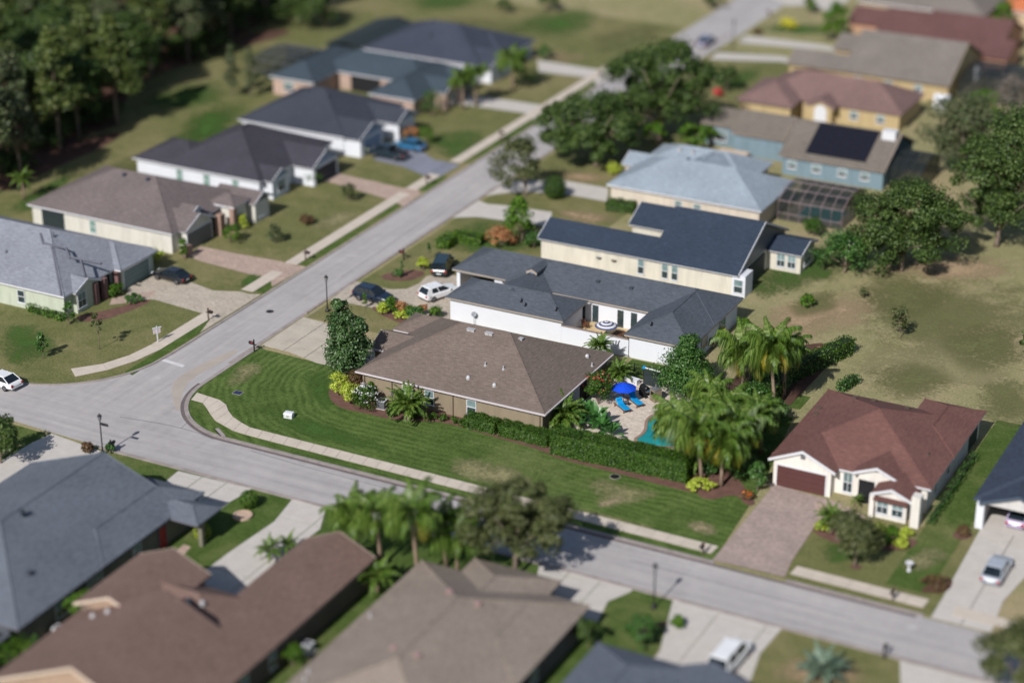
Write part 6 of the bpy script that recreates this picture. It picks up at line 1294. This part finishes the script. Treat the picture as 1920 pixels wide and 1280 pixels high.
# ---------------------------------------------------------------- vehicles
WH = {}
def car(label, name, cat, center, an, color, kind='suv', z0=.035):
    t = thing(name, label, cat, (center[0], center[1], z0), an)
    paint = paint_mat('paint', color)
    if kind == 'suv': Ln, Wd, H, belt, hood, nose, rr = 4.75, 1.9, 1.64, 1.02, .98, .74, (-1.85, .1); cb = (-2.28, 1.1)
    elif kind == 'sedan': Ln, Wd, H, belt, hood, nose, rr = 4.75, 1.84, 1.45, .92, .9, .68, (-1.15, .3); cb = (-1.95, 1.15)
    elif kind == 'van': Ln, Wd, H, belt, hood, nose, rr = 5.1, 1.98, 1.85, 1.1, 1.05, .8, (-2.35, .7); cb = (-2.5, 1.5)
    else: Ln, Wd, H, belt, hood, nose, rr = 5.5, 1.95, 1.85, 1.1, 1.08, .9, (-.55, .75); cb = (-.75, 1.5)
    h = Ln / 2; w = Wd / 2
    deck = belt if kind != 'sedan' else belt - .02
    xs = [-h, -h + .12, -h + .6, cb[0] + .3, 0, cb[1], h - .7, h - .2, h]; tz = [belt - .25, deck - .05, deck, belt, belt, hood, hood - .08, nose + .06, nose - .1]; ws = [w * .86, w * .95, w, w, w, w, w * .98, w * .9, w * .74]; bz = [.42, .32, .26, .24, .24, .24, .25, .3, .4]
    mb = MB(); ring = []
    for x, z, ww, b in zip(xs, tz, ws, bz):
        ring.append([(x, -ww * .86, b), (x, -ww, b + .14), (x, -ww, z - .16), (x, -ww * .9, z), (x, ww * .9, z), (x, ww, z - .16), (x, ww, b + .14), (x, ww * .86, b)])
    vs = [p for r in ring for p in r]; m = 8
    fs = [(i * m + k, (i + 1) * m + k, (i + 1) * m + (k + 1) % m, i * m + (k + 1) % m) for i in range(len(xs) - 1) for k in range(m)] + [tuple(range(m)), tuple(range(len(vs) - 1, len(vs) - m - 1, -1))]
    mb.add(vs, fs); body = mb.build('body', paint, t)
    bev = body.modifiers.new('b', 'BEVEL'); bev.width = .05; bev.segments = 2; bev.limit_method = 'ANGLE'; bev.angle_limit = R(20)
    # cabin glass
    c = MB(); w1 = w * .9; w2 = w * .74; zb = belt - .03
    c.add([(cb[0], -w1, zb), (cb[1], -w1, zb), (cb[1], w1, zb), (cb[0], w1, zb), (rr[0], -w2, H - .05), (rr[1], -w2, H - .05), (rr[1], w2, H - .05), (rr[0], w2, H - .05)], [(0, 1, 5, 4), (1, 2, 6, 5), (2, 3, 7, 6), (3, 0, 4, 7), (4, 5, 6, 7)]); c.build('windows', m_carglass, t)
    r_ = MB(); r_.add([(rr[0] - .06, -w2 - .02, H - .06), (rr[1] + .08, -w2 - .02, H - .06), (rr[1] + .08, w2 + .02, H - .06), (rr[0] - .06, w2 + .02, H - .06), (rr[0] + .05, -w2 + .08, H), (rr[1] - .05, -w2 + .08, H), (rr[1] - .05, w2 - .08, H), (rr[0] + .05, w2 - .08, H)], [(3, 2, 1, 0), (4, 5, 6, 7), (0, 1, 5, 4), (1, 2, 6, 5), (2, 3, 7, 6), (3, 0, 4, 7)]); ro = r_.build('roof', paint, t)
    pl = MB()
    for sg in (-1, 1):
        for f0, f1 in ((0, 0), (1, 1), (.52, .52)):
            a0 = cb[0] + (cb[1] - cb[0]) * f0; a1 = rr[0] + (rr[1] - rr[0]) * f1; pl.tube([(a0, sg * w1, zb), (a1, sg * (w2 + .01), H - .05)], .05, 5)
        if kind in ('suv', 'van'):
            a0 = cb[0]; pl.add([(a0, sg * (w1 + .012), zb), (a0 + .75, sg * (w1 + .012), zb), (rr[0] + .35, sg * (w2 + .012), H - .05), (rr[0], sg * (w2 + .012), H - .05)], [(0, 1, 2, 3)])
            pl.tube([(rr[0] + .15, sg * (w2 - .06), H + .03), (rr[1] - .2, sg * (w2 - .06), H + .03)], .022, 5)
    pl.build('pillars', paint, t)
    if kind == 'pickup':
        bd = MB(); bd.box(-h + .1, -w + .12, .7, cb[0] - .05, w - .12, belt + .005); bd.build('bed', m_black, t)
    wr = .36 if kind != 'sedan' else .33
    if wr not in WH:
        ty = MB().lathe([(wr * .62, -.115), (wr * .95, -.115), (wr, -.07), (wr, .07), (wr * .95, .115), (wr * .62, .115)], 18); rm = MB().lathe([(wr * .64, -.1), (wr * .64, .1), (wr * .5, .122), (wr * .12, .105), (0, .125)], 12)
        WH[wr] = (mesh('tyre', ty.v, ty.f, m_tyre, True), mesh('rim', rm.v, rm.f, m_rim))
    for x in (h * .6, -h * .6):
        for sg in (-1, 1):
            wh = link('wheel', WH[wr][0], t, (x, sg * (w - .1), wr), (-sg * R(90), 0, 0)); link('rim', WH[wr][1], wh)
    for sg in (-1, 1):
        MB().box(h - .22, sg * w * .62 - .16, nose - .12, h - .02, sg * w * .62 + .16, nose + .02).build('headlight', m_lamp, t); MB().box(-h - .01, sg * w * .76 - .12, belt - .34, -h + .12, sg * w * .76 + .12, belt - .12).build('taillight', m_redlamp, t)
        MB().box(cb[1] - .35, sg * (w + .03) - .1, belt - .02, cb[1] - .2, sg * (w + .03) + .1, belt + .12).build('mirror', paint, t)
    MB().box(-h - .012, -.26, .52, -h + .05, .26, .64).build('licence_plate', m_lamp, t); MB().box(-h - .02, -w * .84, .36, -h + .14, w * .84, .46).build('bumper', m_black if kind != 'sedan' else paint, t)
    return t
def side_place(a, b, Wd, sgn=1):
    p, q = W(*a), W(*b); an = math.atan2(q[1] - p[1], q[0] - p[0]); nx, ny = -math.sin(an) * sgn, math.cos(an) * sgn
    return ((p[0] + q[0]) / 2 + nx * (Wd / 2 - .1), (p[1] + q[1]) / 2 + ny * (Wd / 2 - .1)), an
navy = (.006, .014, .032, 1); black_c = (.008, .009, .012, 1); white_c = (.72, .72, .73, 1); silver = (.5, .5, .53, 1)
c_, a_ = side_place((674, 564), (712, 573), 1.92); car('dark navy sport utility car parked across the paver driveway', 'parked_car', 'car', c_, a_, navy, 'suv')
c_, a_ = side_place((816, 566), (848, 556), 1.92); car('white sport utility car before the slate garage wing', 'parked_car', 'car', c_, a_, white_c, 'suv')
p_, q_ = W(823, 522), W(838, 492); a_ = math.atan2(q_[1] - p_[1], q_[0] - p_[0]); car('dark green black van parked at the open garage', 'parked_van', 'van', (p_[0] + math.cos(a_) * 2.4, p_[1] + math.sin(a_) * 2.4), a_, (.008, .02, .024, 1), 'van')
car('black sedan on the beige drive by the grey roof', 'parked_car', 'car', W(322, 525), R(176), black_c, 'sedan'); car('white car entering at the left edge of the street', 'parked_car', 'car', W(2, 722), R(175), white_c, 'sedan')
car('dark pickup by the white wall of the charcoal house', 'parked_pickup', 'pickup truck', W(728, 296), R(178), (.01, .02, .03, 1), 'pickup'); car('blue car beside the dark pickup', 'parked_car', 'car', W(768, 280), R(178), (.02, .12, .24, 1), 'sedan')
car('silver blue car parked at the far end of the street', 'parked_car', 'car', W(1324, 84), R(92), (.18, .2, .28, 1), 'sedan'); car('dark teal car in the far driveway', 'parked_car', 'car', W(1606, 96), R(175), (.01, .05, .08, 1), 'suv')
car('white sedan on the right hand concrete driveway', 'parked_car', 'car', W(1868, 1078), R(90), (.34, .37, .42, 1), 'sedan', .07); car('white van on the bottom driveway behind the slate roof', 'parked_van', 'van', W(1368, 1243), R(88), white_c, 'van', .045); car('pale car inside the open garage at the right', 'parked_car', 'car', (-34.6, 166.2), R(90), (.5, .42, .6, 1), 'sedan', .07)
